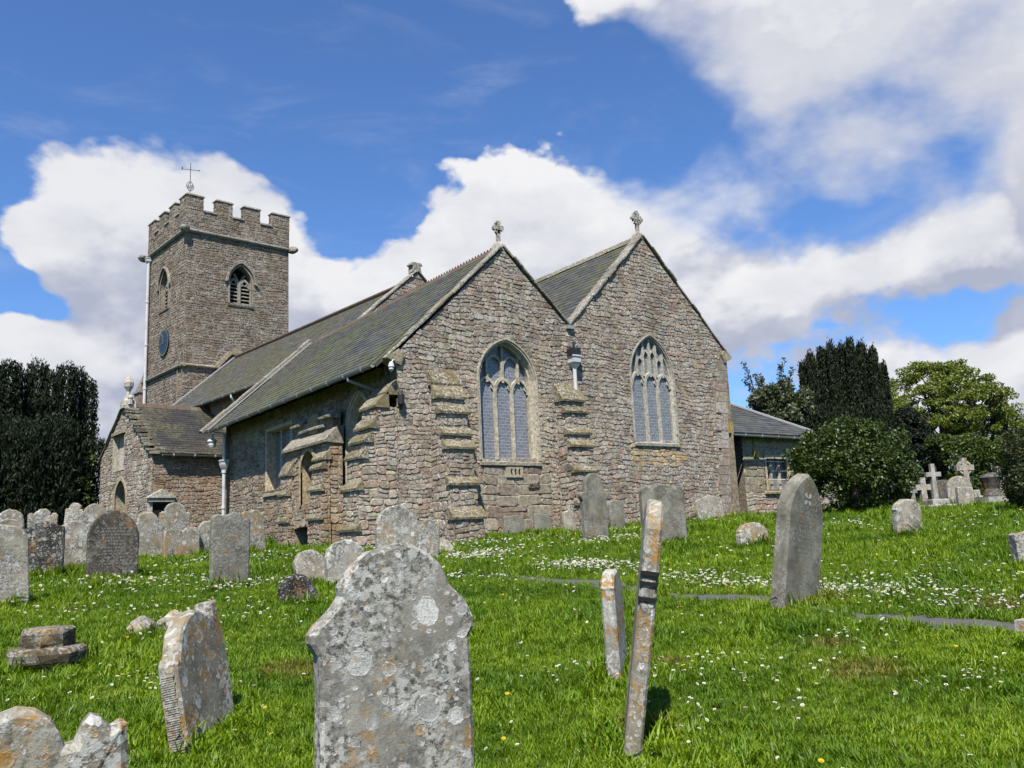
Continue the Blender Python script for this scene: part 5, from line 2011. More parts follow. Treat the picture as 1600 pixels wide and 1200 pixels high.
ST = [
    # kind, x, y, W, H, T, mat, yaw, fwd, side, p, lines, label
    ('round', 1.34, 12.82, .62, 1.05, .12, 'g_far', 4, -2, -2, .4, 12, 'pale worn headstone cut off by the left side, faint lines of lettering'),
    ('slant', 2.2, 16.1, .66, .92, .20, 'g_black', -14, -6, 0, .5, 0, 'black slate headstone with slanting top and white lichen specks behind the far left stone'),
    ('round', 2.9, 17.4, .58, .86, .12, 'g_far', 2, -3, 0, .42, 0, 'pale round headed stone between the black slate stone and the dark pointed one'),
    ('round', 2.02, 18.3, .44, 1.10, .12, 'g_far', 0, 0, -3, .5, 0, 'round topped pale stone by the yew, left one of a touching pair'),
    ('ears', 2.5, 18.3, .50, 1.10, .12, 'g_far', 0, 0, 0, .5, 0, 'pale stone with knobbed corners by the yew, right one of a touching pair'),
    ('round', 1.72, 16.6, .42, .98, .12, 'g_far', 5, 0, 4, .45, 0, 'low pale stone showing only its hump over the far left headstone'),
    ('shouldered', 3.16, 19.6, .34, 1.16, .10, 'g_far', -30, 0, 6, .5, 0, 'narrow pale stone turned edgeways between yew and porch'),
    ('shouldered', 3.42, 18.5, .56, 1.14, .12, 'g_lime2', 0, -2, 0, .5, 0, 'ochre lichened stone hidden in part by the dark pointed headstone'),
    ('pointed', 3.13, 15.34, .76, 1.12, .13, 'g_dark', -4, 1, 0, .60, 12, 'dark pointed headstone with pale lines of lettering'),
    ('round', 4.08, 19.3, .34, .94, .10, 'g_far', 0, 0, -4, .5, 0, 'small grey stone peeping out right of the dark pointed headstone'),
    ('shouldered', 4.52, 19.0, .62, .96, .12, 'g_far', 4, 0, 0, .5, 0, 'broad grey white stone with mottled crust below the wall monument'),
    ('shouldered', 5.24, 19.8, .64, 1.16, .12, 'g_lime2', 2, 0, 2, .42, 0, 'tallest round topped stone of the row under the porch wall, orange at its left shoulder'),
    ('lobed', 5.02, 18.3, .72, .66, .12, 'g_lime2', 4, -2, 0, .5, 0, 'low twin lobed stone in front of the tallest stone under the porch wall'),
    ('round', 5.62, 18.5, .46, .74, .12, 'g_far', 0, 2, 0, .38, 0, 'smooth low stone between the twin lobed stone and the pale squared headstone'),
    ('chipped', 6.5, 18.3, .50, .96, .12, 'g_lime2', 6, 0, -2, .5, 0, 'stone with orange stain right behind the pale squared headstone'),
    ('chipped', 4.17, 12.75, .56, 1.10, .11, 'g_grey', 2, -1, 1, .5, 0, 'pale squared headstone with chipped top and lichened foot standing alone in the grass'),
    ('round', 4.45, 10.75, .46, .40, .13, 'g_black', -34, 10, -24, .5, 0, 'small dark stone keeled over in the grass left of the big headstone'),
    ('round', 5.26, 12.3, .46, .52, .13, 'g_far', 0, -10, -8, .45, 0, 'lower lump of the pair of sunken grey stones left of the big headstone'),
    ('round', 5.56, 11.8, .60, .68, .13, 'g_lime', 0, -6, 0, .42, 0, 'rounded higher one of the pair of sunken grey stones left of the big headstone'),
    ('pointed', 7.66, 14.1, .80, 1.02, .14, 'g_lime', -10, -3, 0, .5, 0, 'tall bluntly pointed lichened stone rising behind the big headstone'),
    ('round', 8.12, 13.85, .40, .74, .12, 'g_lime', -8, 0, 4, .5, 0, 'narrow grey stone touching the bluntly pointed one behind the big headstone'),
    ('round', 8.83, 14.6, .62, .30, .2, 'g_far', 0, -20, 0, .4, 0, 'sunken pale stone on a grassy hump by the corner of the church'),
    ('chipped', 12.62, 17.28, .62, .56, .09, 'g_grey', 0, -9, 0, .5, 0, 'broken topped grey slab against the church under the south east window, left of two'),
    ('square', 13.50, 17.28, .50, .56, .09, 'g_grey', 0, -9, 0, .5, 0, 'squared grey slab against the church under the south east window, right of two'),
    ('slant', 14.25, 17.0, .62, .66, .09, 'g_far', 0, -8, 2, .5, 0, 'sloping topped grey slab leaning at the foot of the middle buttress'),
    ('chipped', 14.88, 16.75, .40, .84, .10, 'g_far', 6, -4, 0, .5, 0, 'narrow rough slab between the middle buttress and the bracketed grey headstone'),
    ('bracket', 12.05, 13.7, .74, 1.44, .14, 'g_grey', -6, 0, 0, .5, 0, 'tall grey arched headstone with scroll brackets at its shoulders'),
    ('round', 15.0, 16.2, .44, .80, .10, 'g_grey', -6, -3, 0, .3, 0, 'plain greenish slab just right of the bracketed grey headstone'),
    ('ears', 12.32, 12.0, .96, 1.16, .13, 'g_grey', -14, 0, 0, .5, 0, 'broad headstone with stepped top and white lichen dots behind the tall thin stone'),
    ('slant', 19.6, 17.15, 1.12, .80, .10, 'g_far', 0, -9, 0, .5, 0, 'wide white lichened slab against the church by the annex passage'),
    ('round', 12.4, 9.95, .62, .42, .14, 'g_lime2', -12, -8, 0, .36, 0, 'small yellow lichened round stone alone on the grass left of the leaning pointed headstone'),
    ('round', 14.39, 8.25, .50, .64, .14, 'g_far', -24, 4, 0, .42, 0, 'white crusted round headstone on the lawn before the dark bushes'),
    ('chipped', 11.68, 5.08, .50, .44, .16, 'g_far', -30, 0, -4, .5, 0, 'low pale stone cut off at the right side under the clipped shrub'),
    ('round', 28.3, 14.85, .80, .90, .14, 'g_dark', -30, 0, 0, .5, 0, 'dark round headed stone behind the white cross'),
    ('round', 25.9, 13.1, .76, .92, .14, 'g_far', -34, 0, 0, .5, 4, 'grey arched headstone right of the white cross with carved head'),
    ('square', 24.14, 12.1, .40, .62, .14, 'g_far', -30, 0, 0, .5, 0, 'small mottled block stone in front of the grey arched headstone'),
]
for kd, x, y, W_, H_, T_, mt, yw, fw, sd, p_, ln_, lb in ST:
    headstone(kd, x, y, W_, H_, T_, mt, lb, yaw=yw, fwd=fw, side=sd, p=p_, lines=ln_, lit='inscr' if mt == 'g_dark' else 'inscr_d', wob=.010 if mt in ('g_lime', 'g_lime2', 'g_far') else .005)


def cross(name, x, y, H_, W_, mat, label, yaw=-30, steps=(), ring=False, sw=.1, group='cross monuments'):
    """free-standing stone cross on optional steps"""
    z = zat(x, y)
    root = empty(name, (x, y, z - .02), label, 'cross', group)
    z0 = 0.
    for w_, h_ in steps:
        b = MB()
        b.solid([[(sx * w_ * k, sy * w_ * k, zz) for sx, sy in ((-1, -1), (1, -1), (1, 1), (-1, 1))] for zz, k in ((z0 - .15 if z0 == 0 else z0, .5), (z0 + h_ - .03, .5), (z0 + h_, .47))])
        s_ = b.build('step', mat)
        s_.parent = root
        z0 += h_
    b = MB()
    t = sw * .42
    H2 = H_ - z0
    c_ = z0 + H2 * .70
    cr_ = [(-sw * .62, z0), (sw * .62, z0), (sw * .5, c_ - sw * .5), (W_ / 2, c_ - sw * .55), (W_ / 2, c_ + sw * .55), (sw * .5, c_ + sw * .5), (sw * .5, H_), (-sw * .5, H_), (-sw * .5, c_ + sw * .5), (-W_ / 2, c_ + sw * .55), (-W_ / 2, c_ - sw * .55), (-sw * .5, c_ - sw * .5)]
    for f, t_ in ((cr_, t),):
        b.strip([(q_[0], -t_, q_[1]) for q_ in f], [(q_[0], t_, q_[1]) for q_ in f], True)
        for s_ in (-1, 1):
            for idx in ((0, 1, 2, 11), (2, 3, 4, 5), (8, 9, 10, 11), (5, 6, 7, 8), (2, 5, 8, 11)):
                b.poly([(f[q_][0], s_ * t_, f[q_][1]) for q_ in idx])
    sh = b.build('cross_shaft', mat)
    sh.parent = root
    if ring:
        b = MB()
        ro = [(math.cos(a) * W_ * .40, c_ + math.sin(a) * W_ * .40) for a in (2 * math.pi * q_ / 24 for q_ in range(24))]
        ri = [(x_ * .74, c_ + (y_ - c_) * .74) for x_, y_ in ro]
        t2 = t * .8
        for s_ in (-1, 1):
            b.strip([(x_, s_ * t2, y_) for x_, y_ in ro], [(x_, s_ * t2, y_) for x_, y_ in ri], True)
        b.strip([(x_, -t2, y_) for x_, y_ in ro], [(x_, t2, y_) for x_, y_ in ro], True)
        b.strip([(x_, -t2, y_) for x_, y_ in ri], [(x_, t2, y_) for x_, y_ in ri], True)
        rg = b.build('cross_ring', mat)
        rg.parent = root
    root.rotation_euler.z = rad(yaw)
    return root


cross('stone_cross', 24.7, 13.2, 1.36, .46, 'g_white2', 'white stone cross on a stepped base before the dark round headed stone', steps=((.9, .18), (.5, .16)), sw=.12)
cross('stone_cross', 26.8, 14.7, 1.02, .52, 'g_far', 'weathered grey cross left of the white stone cross', sw=.17)
cross('stone_cross', 25.2, 14.15, .82, .4, 'g_white2', 'little white cross at the foot of the round bush', sw=.1, yaw=0)
cross('celtic_cross', 29.8, 14.8, 1.62, .62, 'g_far', 'ringed cross on a spreading base against the hedge', steps=((1.1, .16), (.8, .16), (.55, .2)), ring=True, sw=.17)
cross('stone_cross', 28.9, 13.3, 1.25, .5, 'g_white2', 'white cross half hidden behind the clipped shrub at the right', sw=.13)
# scroll monument on steps
root = empty('scroll_monument', (26.6, 12.5, zat(26.6, 12.5) - .02), 'dark carved scroll monument on two pale steps near the clipped shrub', 'gravestone')
for z0, w_, h_ in ((-.1, 1.15, .25), (.15, .85, .16)):
    b = MB()
    b.box((-w_ / 2, -w_ / 2, z0), (w_, 0, 0), (0, w_, 0), (0, 0, h_))
    b.build('step', 'g_white2').parent = root
b = MB()
b.tube([(0, 0, .3), (0, 0, .55), (0, 0, .72), (.02, 0, .88), (0, 0, .98), (0, 0, 1.02)], [.26, .2, .25, .33, .25, .02], 10)
b.build('scroll', 'g_dark', smooth=False).parent = root
root.rotation_euler.z = rad(-30)
for x, y, w_, d_, lb in ((27.9, 13.5, 1.1, .5, 'low flat ledger slab in the grass between ringed cross and scroll monument'),):
    b = MB()
    z = zat(x, y)
    b.box((x - w_ / 2, y - d_ / 2, z - .1), (w_, 0, 0), (0, d_, 0), (0, 0, .24))
    o = b.build('ledger_slab', 'g_white2', origin=(x, y, z))
    o['label'], o['category'] = lb, 'gravestone'
# edge of a table tomb at the right
root = empty('pedestal_tomb', (7.12, 2.98, zat(7.12, 2.98)), 'white topped pedestal cut off at the right side', 'gravestone')
for nm, z0, z1, w_ in (('base', -.2, .16, .36), ('cap', .16, .24, .46)):
    b = MB()
    b.solid([[(sx * w_ / 2, sy * w_ / 2, z) for sx, sy in ((-1, -1), (1, -1), (1, 1), (-1, 1))] for z in (z0, z1 - .02, z1)])
    b.build(nm, 'g_lime' if nm == 'base' else 'g_white').parent = root
# stepped octagonal cross base
root = empty('cross_base', (1.30, 8.85, zat(1.3, 8.85)), 'mossy two tiered eight sided cross base without its cross', 'gravestone')
for nm, z0, z1, r_, sq in (('plinth', -.2, .05, .25, .12), ('lower_tier', .05, .20, .335, .10), ('upper_tier', .20, .36, .225, .08)):
    b = MB()
    n_ = 8
    pts = [(math.cos(2 * math.pi * (q_ + .5) / n_) * r_, math.sin(2 * math.pi * (q_ + .5) / n_) * r_) for q_ in range(n_)]
    b.solid([[(x_ * k + U(-.01, .01), y_ * k + U(-.01, .01), z) for x_, y_ in pts] for z, k in ((z0, .94), (z0 + .03, .97), (z1 - .05, 1), (z1 - .012, .96), (z1, .86))])
    b.build(nm, 'g_base').parent = root
# two rocks
for x, y, s_, lb in ((2.32, 9.85, .15, 'small rough boulder in the grass, farther left of two'), (2.62, 9.75, .16, 'small rough boulder in the grass touching the tilting headstone')):
    bm_ = bmesh.new()
    bmesh.ops.create_icosphere(bm_, subdivisions=3, radius=s_)
    for v in bm_.verts:
        c_ = v.co.copy()
        v.co *= 1 + .25 * math.sin(c_.x * 23 + x * 9) * math.sin(c_.y * 27) * math.sin(c_.z * 21 + 1)
    me = bpy.data.meshes.new('boulder')
    bm_.to_mesh(me)
    bm_.free()
    me.materials.append(M['g_far'])
    o = bpy.data.objects.new('boulder', me)
    C.objects.link(o)
    o.location = (x, y, zat(x, y) + .04)
    o['label'], o['category'], o['group'] = lb, 'boulder', 'boulders in the grass'


# ------------------------------------------------------------------ trees and shrubs
def leaf_quads(P, size, long_dir=None, narrow=.5):
    n = len(P)
    a = NG.normal(size=(n, 3))
    if long_dir is not None:
        a = a * .45 + long_dir
    a /= np.linalg.norm(a, axis=1)[:, None]
    b = np.cross(a, NG.normal(size=(n, 3)))
    b /= np.linalg.norm(b, axis=1)[:, None] + 1e-9
    s = (size * NG.uniform(.6, 1.3, n))[:, None]
    v = np.stack([P - a * s * .5, P + b * s * narrow * .5, P + a * s * .5, P - b * s * narrow * .5], 1)
    return v.reshape(-1, 3), np.arange(4 * n).reshape(n, 4)


def leaf_cols(n, pal):
    pal = np.array(pal)
    return pal[NG.integers(0, len(pal), n)] * NG.uniform(.75, 1.25, (n, 1))


def limbs_mesh(limbs):
    b = MB()
    b.col = (1, 1, 1)
    for pts, r in limbs:
        b.tube(pts, r, 7, caps=False)
    return b


def plant(name, label, cat, pos, P, size, pal, limbs, mat='leaf', narrow=.5, long_dir=None, group=None, part='crown', trunk='trunk'):
    root = empty(name, pos, label, cat, group)
    v, q_ = leaf_quads(P, size, long_dir, narrow)
    fast_mesh(part, v, q_, leaf_cols(len(P), pal), mat, root)
    if limbs:
        o = limbs_mesh(limbs).build(trunk, 'bark')
        o.parent = root
    return root


def ball(c, r, n, flat=1., shell=0.):
    d = NG.normal(size=(n, 3))
    d /= np.linalg.norm(d, axis=1)[:, None]
    rr_ = NG.uniform(shell ** 3, 1, n) ** (1 / 3)
    return np.array(c) + d * rr_[:, None] * np.array([r, r, r * flat])


def irish_yew(label, x, y, cols, pal, n, group='dark upright yews'):
    z = zat(x, y)
    P = []
    limbs = []
    for dx, dy, r, h in cols:
        k = int(n * r * h)
        t = NG.uniform(.02, 1, k)
        pr = np.where(t < .97, .82 + .2 * np.sin(t * 3.0), np.sqrt(np.clip(1 - ((t - .97) / .03) ** 2, 0, 1)) * .86)
        a = NG.uniform(0, 2 * math.pi, k)
        lump = 1 + .13 * np.sin(a * 5 + t * 9 + dx * 3) + .10 * np.sin(a * 9 - t * 31 + dy) + .08 * NG.normal(size=k)
        rd = r * pr * lump * np.sqrt(NG.uniform(.45, 1, k))
        P.append(np.stack([dx + rd * np.cos(a), dy + rd * np.sin(a), t * h * (1 + .02 * NG.normal(size=k))], -1))
        limbs.append(([(dx * .3, dy * .3, -.3), (dx * .8, dy * .8, h * .3), (dx, dy, h * .8)], [.2, .12, .04]))
    P = np.concatenate(P)
    return plant('yew_tree', label, 'tree', (x, y, z), P, .20, pal, limbs, 'needle', .30, np.array([0, 0, 1.1]), group)


YP = [(.010, .020, .008), (.013, .026, .009), (.018, .033, .011), (.008, .015, .007)]
irish_yew('broad dark yew of upright columns towering at the left side', 5.0, 43.2, [(-4.4, 0, 1.0, 7.3), (-3.5, -.3, .75, 8.15), (-2.7, .1, .7, 7.5), (-2.0, .2, .65, 8.2), (-1.3, -.2, .6, 7.4), (-.7, -.4, .55, 7.9), (-.1, .1, .5, 7.5), (.45, .1, .5, 8.05), (1.0, -.2, .5, 7.6), (1.55, -.3, .5, 7.95), (2.1, .1, .42, 7.85), (2.55, .1, .40, 7.4), (2.75, -.9, .55, 4.6), (-2.5, .8, 1.0, 6.6), (.2, .8, 1.2, 6.6), (-.2, -1.8, 1.1, 5.2), (1.1, -1.7, .9, 5.4), (-2.2, -1.9, 1.1, 5.6)], YP, 2000)
irish_yew('dark flat topped yew of upright columns behind the round bush', 38.0, 24.1, [(s_ * .545 + o_ * .84, -s_ * .84 + o_ * .545, r_, h_) for s_, o_, r_, h_ in ((-1.85, .1, .25, 7.35), (-1.45, -.2, .25, 7.7), (-.93, .1, .27, 7.95), (-.47, -.25, .25, 8.05), (.0, .1, .25, 8.0), (.42, -.2, .25, 8.15), (.92, .1, .26, 7.95), (1.38, -.2, .25, 7.6), (1.8, .1, .2, 6.9), (-1.0, .6, .5, 6.3), (.1, .7, .5, 6.3), (1.0, .6, .5, 6.1), (-1.0, -.6, .42, 5.0), (.0, -.7, .45, 4.8), (.9, -.6, .42, 5.0))], [(.013, .022, .008), (.017, .028, .010), (.022, .035, .012), (.009, .016, .007)], 4200)


def clumps(cs, n, flat=.8, shell=.3):
    return np.concatenate([ball(c, r, max(4, int(n * r * r)), flat, shell) for c, r in cs])


# round glossy bush
cs = []
for _ in range(230):
    d = NG.normal(size=3)
    d[2] = abs(d[2]) * (1 if NG.random() < .75 else -.6)
    d /= np.linalg.norm(d)
    k = NG.uniform(.80, 1.03)
    cs.append((np.array([d[0] * 1.72 * k, d[1] * 1.6 * k, 1.15 + d[2] * 1.48 * k]), NG.uniform(.22, .42)))
P = clumps(cs, 1500)
P = P[P[:, 2] > .02]
x, y = 22.85, 14.6
plant('round_bush', 'big round glossy green bush standing before the annex', 'bush', (x, y, zat(x, y)), P, .105, [(.042, .072, .010), (.058, .098, .014), (.028, .05, .008), (.085, .13, .02)], [([(0, 0, -.3), (0, 0, 1.2)], [.15, .08]), ([(0, 0, .2), (.6, .3, 1.4)], [.08, .03]), ([(0, 0, .2), (-.6, -.2, 1.4)], [.08, .03])], 'leaf_gloss', .55)

# thin tree behind the annex with whippy top shoots
limbs, cs = [], []
TR = random.Random(4)


def grow(p, d, L_, r, lev, out, limbs, wob=.25, split=(2, 3), shrink=.72, up=.15):
    pts, rs = [tuple(p)], [r]
    q_ = Vector(p)
    d = Vector(d).normalized()
    for k in range(4):
        d = (d + Vector((TR.uniform(-wob, wob), TR.uniform(-wob, wob), TR.uniform(-wob, wob) + up)) * .5).normalized()
        q_ = q_ + d * (L_ / 4)
        pts.append(tuple(q_))
        rs.append(r * (1 - .45 * (k + 1) / 4))
    limbs.append((pts, rs))
    if lev == 0:
        out.append(tuple(q_))
        return
    out_mid = pts[3]
    if lev <= 2:
        out.append(out_mid)
    for k in range(TR.randint(*split)):
        nd = (d + Vector((TR.uniform(-1, 1), TR.uniform(-1, 1), TR.uniform(-.5, .7))) * .85).normalized()
        grow(q_ if k else Vector(pts[3]), nd, L_ * TR.uniform(shrink - .12, shrink + .1), r * .55, lev - 1, out, limbs, wob, split, shrink, up)


tips = []
grow((0, 0, -.3), (0, 0, 1), 2.4, .16, 4, tips, limbs, .35, (3, 4), .70, .35)
tips = np.array(tips)
sc_ = np.array([1.75 / max(abs(tips[:, 0]).max(), .1), 1.55 / max(abs(tips[:, 1]).max(), .1), 6.0 / tips[:, 2].max()])
tips = tips * sc_
limbs = [([tuple(np.array(p) * sc_) for p in pts], rs) for pts, rs in limbs]
cs = [(t, .32) for t in tips if t[2] > 1.2]
for _ in range(300):
    h_ = NG.uniform(.8, 5.7)
    w_ = 1.7 * math.sqrt(max(.05, 1 - (h_ / 6.6) ** 2))
    a = NG.uniform(0, 6.28)
    cs.append((np.array([math.cos(a) * w_ * NG.uniform(.3, 1), math.sin(a) * w_ * NG.uniform(.3, 1), h_]), .34))
shoots = []
for k in range(9):
    a = NG.uniform(0, 6.28)
    b0 = np.array([math.cos(a) * .5, math.sin(a) * .5, 5.0])
    b1 = b0 + np.array([math.cos(a) * .6, math.sin(a) * .6, NG.uniform(1.2, 2.5)])
    limbs.append(([tuple(b0), tuple((b0 + b1) / 2 + .05), tuple(b1)], [.03, .02, .01]))
    for t in np.linspace(.1, 1, 9):
        shoots.append((b0 + (b1 - b0) * t, .15))
P = np.concatenate([clumps(cs, 900, 1., 0.), clumps(shoots, 600, 1., 0.)])
x, y = 33.6, 25.2
plant('thin_tree', 'loose grey green tree with whippy top shoots behind the annex roof', 'tree', (x, y, zat(x, y)), P, .17, [(.075, .10, .045), (.10, .125, .06), (.05, .07, .032), (.15, .17, .11)], limbs, 'leaf_gloss', .5)

# spreading oak
limbs, tips = [], []
TR.seed(9)
for a in np.linspace(0, 2 * math.pi, 7)[:-1]:
    grow((0, 0, 1.6), (math.cos(a) * .9, math.sin(a) * .9, .62), 3.0, .26, 3, tips, limbs, .4, (3, 4), .74, .1)
grow((0, 0, 1.6), (0, 0, 1), 3.2, .3, 3, tips, limbs, .4, (3, 4), .76, .1)
limbs.append(([(0, 0, -.5), (.05, 0, .8), (0, 0, 1.8)], [.55, .42, .36]))
tips = np.array(tips)
m_ = np.percentile(np.hypot(tips[:, 0], tips[:, 1]), 96)
sc_ = np.array([5.0 / m_, 5.0 / m_, 9.3 / tips[:, 2].max()])
tips = tips * sc_
limbs = [([tuple(np.array(p) * sc_) for p in pts], rs) for pts, rs in limbs]
cs = [(t + NG.normal(size=3) * .1, NG.uniform(.28, .5)) for t in tips if t[2] > 1.6]
for _ in range(150):      # the rounded outer shell of the crown
    a, e_ = NG.uniform(0, 6.28), NG.uniform(.05, 1.5)
    cs.append((np.array([math.cos(a) * math.cos(e_) * 5.0, math.sin(a) * math.cos(e_) * 5.0, 3.6 + math.sin(e_) * 5.8]) * NG.uniform(.93, 1.02), NG.uniform(.35, .6)))
P = clumps(cs, 620, .55, .1)
x, y = 55.0, 28.6
plant('oak_tree', 'spreading oak in fresh yellow green leaf at the right', 'tree', (x, y, zat(x, y)), P, .155, [(.15, .205, .024), (.19, .245, .03), (.11, .16, .02), (.23, .27, .045)], limbs, 'leaf', .6)

# dark conifer between yew and oak
P = []
for _ in range(300):
    h_ = NG.uniform(.1, 1) ** 1.2
    a = NG.uniform(0, 6.28)
    w_ = 1.9 * (1 - h_) ** .7 + .10
    P.append(ball((math.cos(a) * w_ * NG.uniform(.5, 1), math.sin(a) * w_ * NG.uniform(.5, 1), h_ * 4.3), .32, 130, .5))
P = np.concatenate(P)
x, y = 37.0, 20.6
plant('conifer_tree', 'dark shaggy conifer in front of the oak', 'tree', (x, y, zat(x, y)), P, .14, [(.012, .022, .011), (.018, .03, .014), (.010, .018, .010), (.03, .042, .025)], [([(0, 0, -.3), (0, 0, 4.4)], [.16, .03])], 'needle', .4)


# clipped hedge with an arched dark opening
def hedge(label, line, hh_, th_, n, pal, gap=None, name='hedge'):
    line = np.array(line, float)
    s = np.concatenate([[0], np.cumsum(np.hypot(*np.diff(line, axis=0).T))])
    t = NG.uniform(0, s[-1], n)
    X = np.interp(t, s, line[:, 0])
    Y = np.interp(t, s, line[:, 1])
    i_ = np.clip(np.searchsorted(s, t) - 1, 0, len(line) - 2)
    dv = (line[i_ + 1] - line[i_])
    dv /= np.linalg.norm(dv, axis=1)[:, None]
    nv = np.stack([-dv[:, 1], dv[:, 0]], -1)
    a = NG.uniform(0, 2 * math.pi, n)
    sh = NG.uniform(.75, 1.04, n)
    ex = np.sign(np.cos(a)) * np.abs(np.cos(a)) ** .5 * sh
    ez = np.sign(np.sin(a)) * np.abs(np.sin(a)) ** .5 * sh
    Hh = hh_ * (1 + .07 * np.sin(t * 1.7) + .05 * np.sin(t * 4.1 + 1))
    Z = Hh / 2 + ez * Hh / 2
    X = X + nv[:, 0] * ex * th_ / 2
    Y = Y + nv[:, 1] * ex * th_ / 2
    if gap:
        g0, g1, gh = gap
        keep = ~((t > g0) & (t < g1) & (Z < gh * np.sqrt(np.clip(1 - ((t - (g0 + g1) / 2) / ((g1 - g0) / 2)) ** 2, 0, 1)) ** .7))
        X, Y, Z = X[keep], Y[keep], Z[keep]
    c = line.mean(0)
    z = zat(*c)
    return plant(name, label, 'hedge', (c[0], c[1], z), np.stack([X - c[0], Y - c[1], Z], -1), .13, pal, [([(line[k][0] - c[0], line[k][1] - c[1], -.2), (line[k][0] - c[0], line[k][1] - c[1], hh_ * .6)], [.1, .04]) for k in range(len(line))], 'leaf', .55)


HP = [(.065, .105, .014), (.085, .135, .018), (.04, .07, .012), (.11, .16, .025)]
hedge('tall green hedge with a dark arched opening behind the far crosses', [(36.2, 19.2), (38.2, 17.9), (41.2, 15.9), (45, 14.0)], 2.75, 1.5, 52000, HP, (2.6, 5.6, 2.05))
# what stands in the dark behind the opening
P = np.concatenate([ball((NG.uniform(-13, 13), NG.uniform(-.8, .8), NG.uniform(0, 2.6)), .7, 120, .8) for _ in range(190)])
root = plant('backing_hedge', 'dark yew hedge seen through the arched opening', 'hedge', (44.5, 20.0, zat(44, 20)), P, .26, YP, [([(0, 0, -.3), (0, 0, 2)], [.1, .05])], 'needle', .5)
root.rotation_euler.z = rad(-30)

# clipped shrub at the right side
cs = []
for _ in range(170):
    d = NG.normal(size=3)
    d /= np.linalg.norm(d)
    d = np.sign(d) * np.abs(d) ** .75
    cs.append((np.array([d[0] * .92, d[1] * .92, 1.02 + d[2] * .95]) * NG.uniform(.88, 1.0), NG.uniform(.16, .28)))
P = clumps(cs, 3300)
P = P[P[:, 2] > 0]
x, y = 20.75, 8.35
plant('clipped_shrub', 'clipped dense shrub with golden tips at the right side', 'bush', (x, y, zat(x, y)), P, .06, [(.035, .055, .012), (.05, .07, .014), (.022, .036, .010), (.085, .085, .018)], [([(0, 0, -.2), (0, 0, 1)], [.1, .05])], 'leaf', .6)
# sunlit spray of shrubs between the yew and the porch
cs = [(np.array([NG.uniform(-.9, .9), NG.uniform(-.5, .5), NG.uniform(.2, 1.5)]), .28) for _ in range(26)]
x, y = 7.3, 41.2
plant('pale_shrub', 'thin pale shrub between the left yew and the porch', 'bush', (x, y, zat(x, y)), clumps(cs, 500, 1, 0), .1, [(.12, .13, .05), (.2, .2, .13), (.08, .1, .03)], [([(0, 0, -.2), (0, 0, 1)], [.05, .02])], 'leaf', .5)
# lit young growth on the flank of the left yew
cs = [(np.array([NG.uniform(-.5, .7), NG.uniform(-.3, .3), NG.uniform(1.0, 3.9)]), .25) for _ in range(34)]
x, y = 6.9, 41.4
plant('elder_bush', 'light green leafy sapling against the left yew', 'tree', (x, y, zat(x, y)), clumps(cs, 420, 1, 0), .15, [(.06, .10, .02), (.09, .13, .03), (.035, .07, .015)], [([(0, 0, -.2), (0, 0, 2), (.2, 0, 3.6)], [.06, .04, .02])], 'leaf', .5)

# ------------------------------------------------------------------ grass and flowers
hid = bpy.data.collections.new('grass_tufts')


def tuft(n, h_, spread, seed):
    g_ = np.random.default_rng(seed)
    b = MB()
    for _ in range(n):
        a, r = g_.uniform(0, 6.28), spread * math.sqrt(g_.uniform(0, 1))
        x_, y_ = math.cos(a) * r, math.sin(a) * r
        d = g_.uniform(0, 6.28)
        hh_ = h_ * g_.uniform(.45, 1.2)
        ln_ = hh_ * g_.uniform(.15, .85)
        w_ = g_.uniform(.0022, .0045) * (h_ / .07) ** .4
        ux, uy = math.cos(d), math.sin(d)
        k = g_.uniform(.75, 1.25)
        yl = g_.uniform(.9, 1.25)
        col = (k * yl, k, k * .9)
        L_, R_ = [], []
        for t in (-.25, .35, .72):
            cx_, cy_, cz_ = x_ + ux * ln_ * max(t, 0) ** 2, y_ + uy * ln_ * max(t, 0) ** 2, hh_ * t * (1 - .18 * max(t, 0))
            ww = w_ * (1 - .35 * max(t, 0))
            L_.append((cx_ - uy * ww, cy_ + ux * ww, cz_))
            R_.append((cx_ + uy * ww, cy_ - ux * ww, cz_))
        b.strip(L_, R_, col=col)
        b.poly([L_[-1], R_[-1], (x_ + ux * ln_, y_ + uy * ln_, hh_ * .82)], col)
    o = b.build('grass_tuft', 'grass')
    C.objects.unlink(o)
    return o


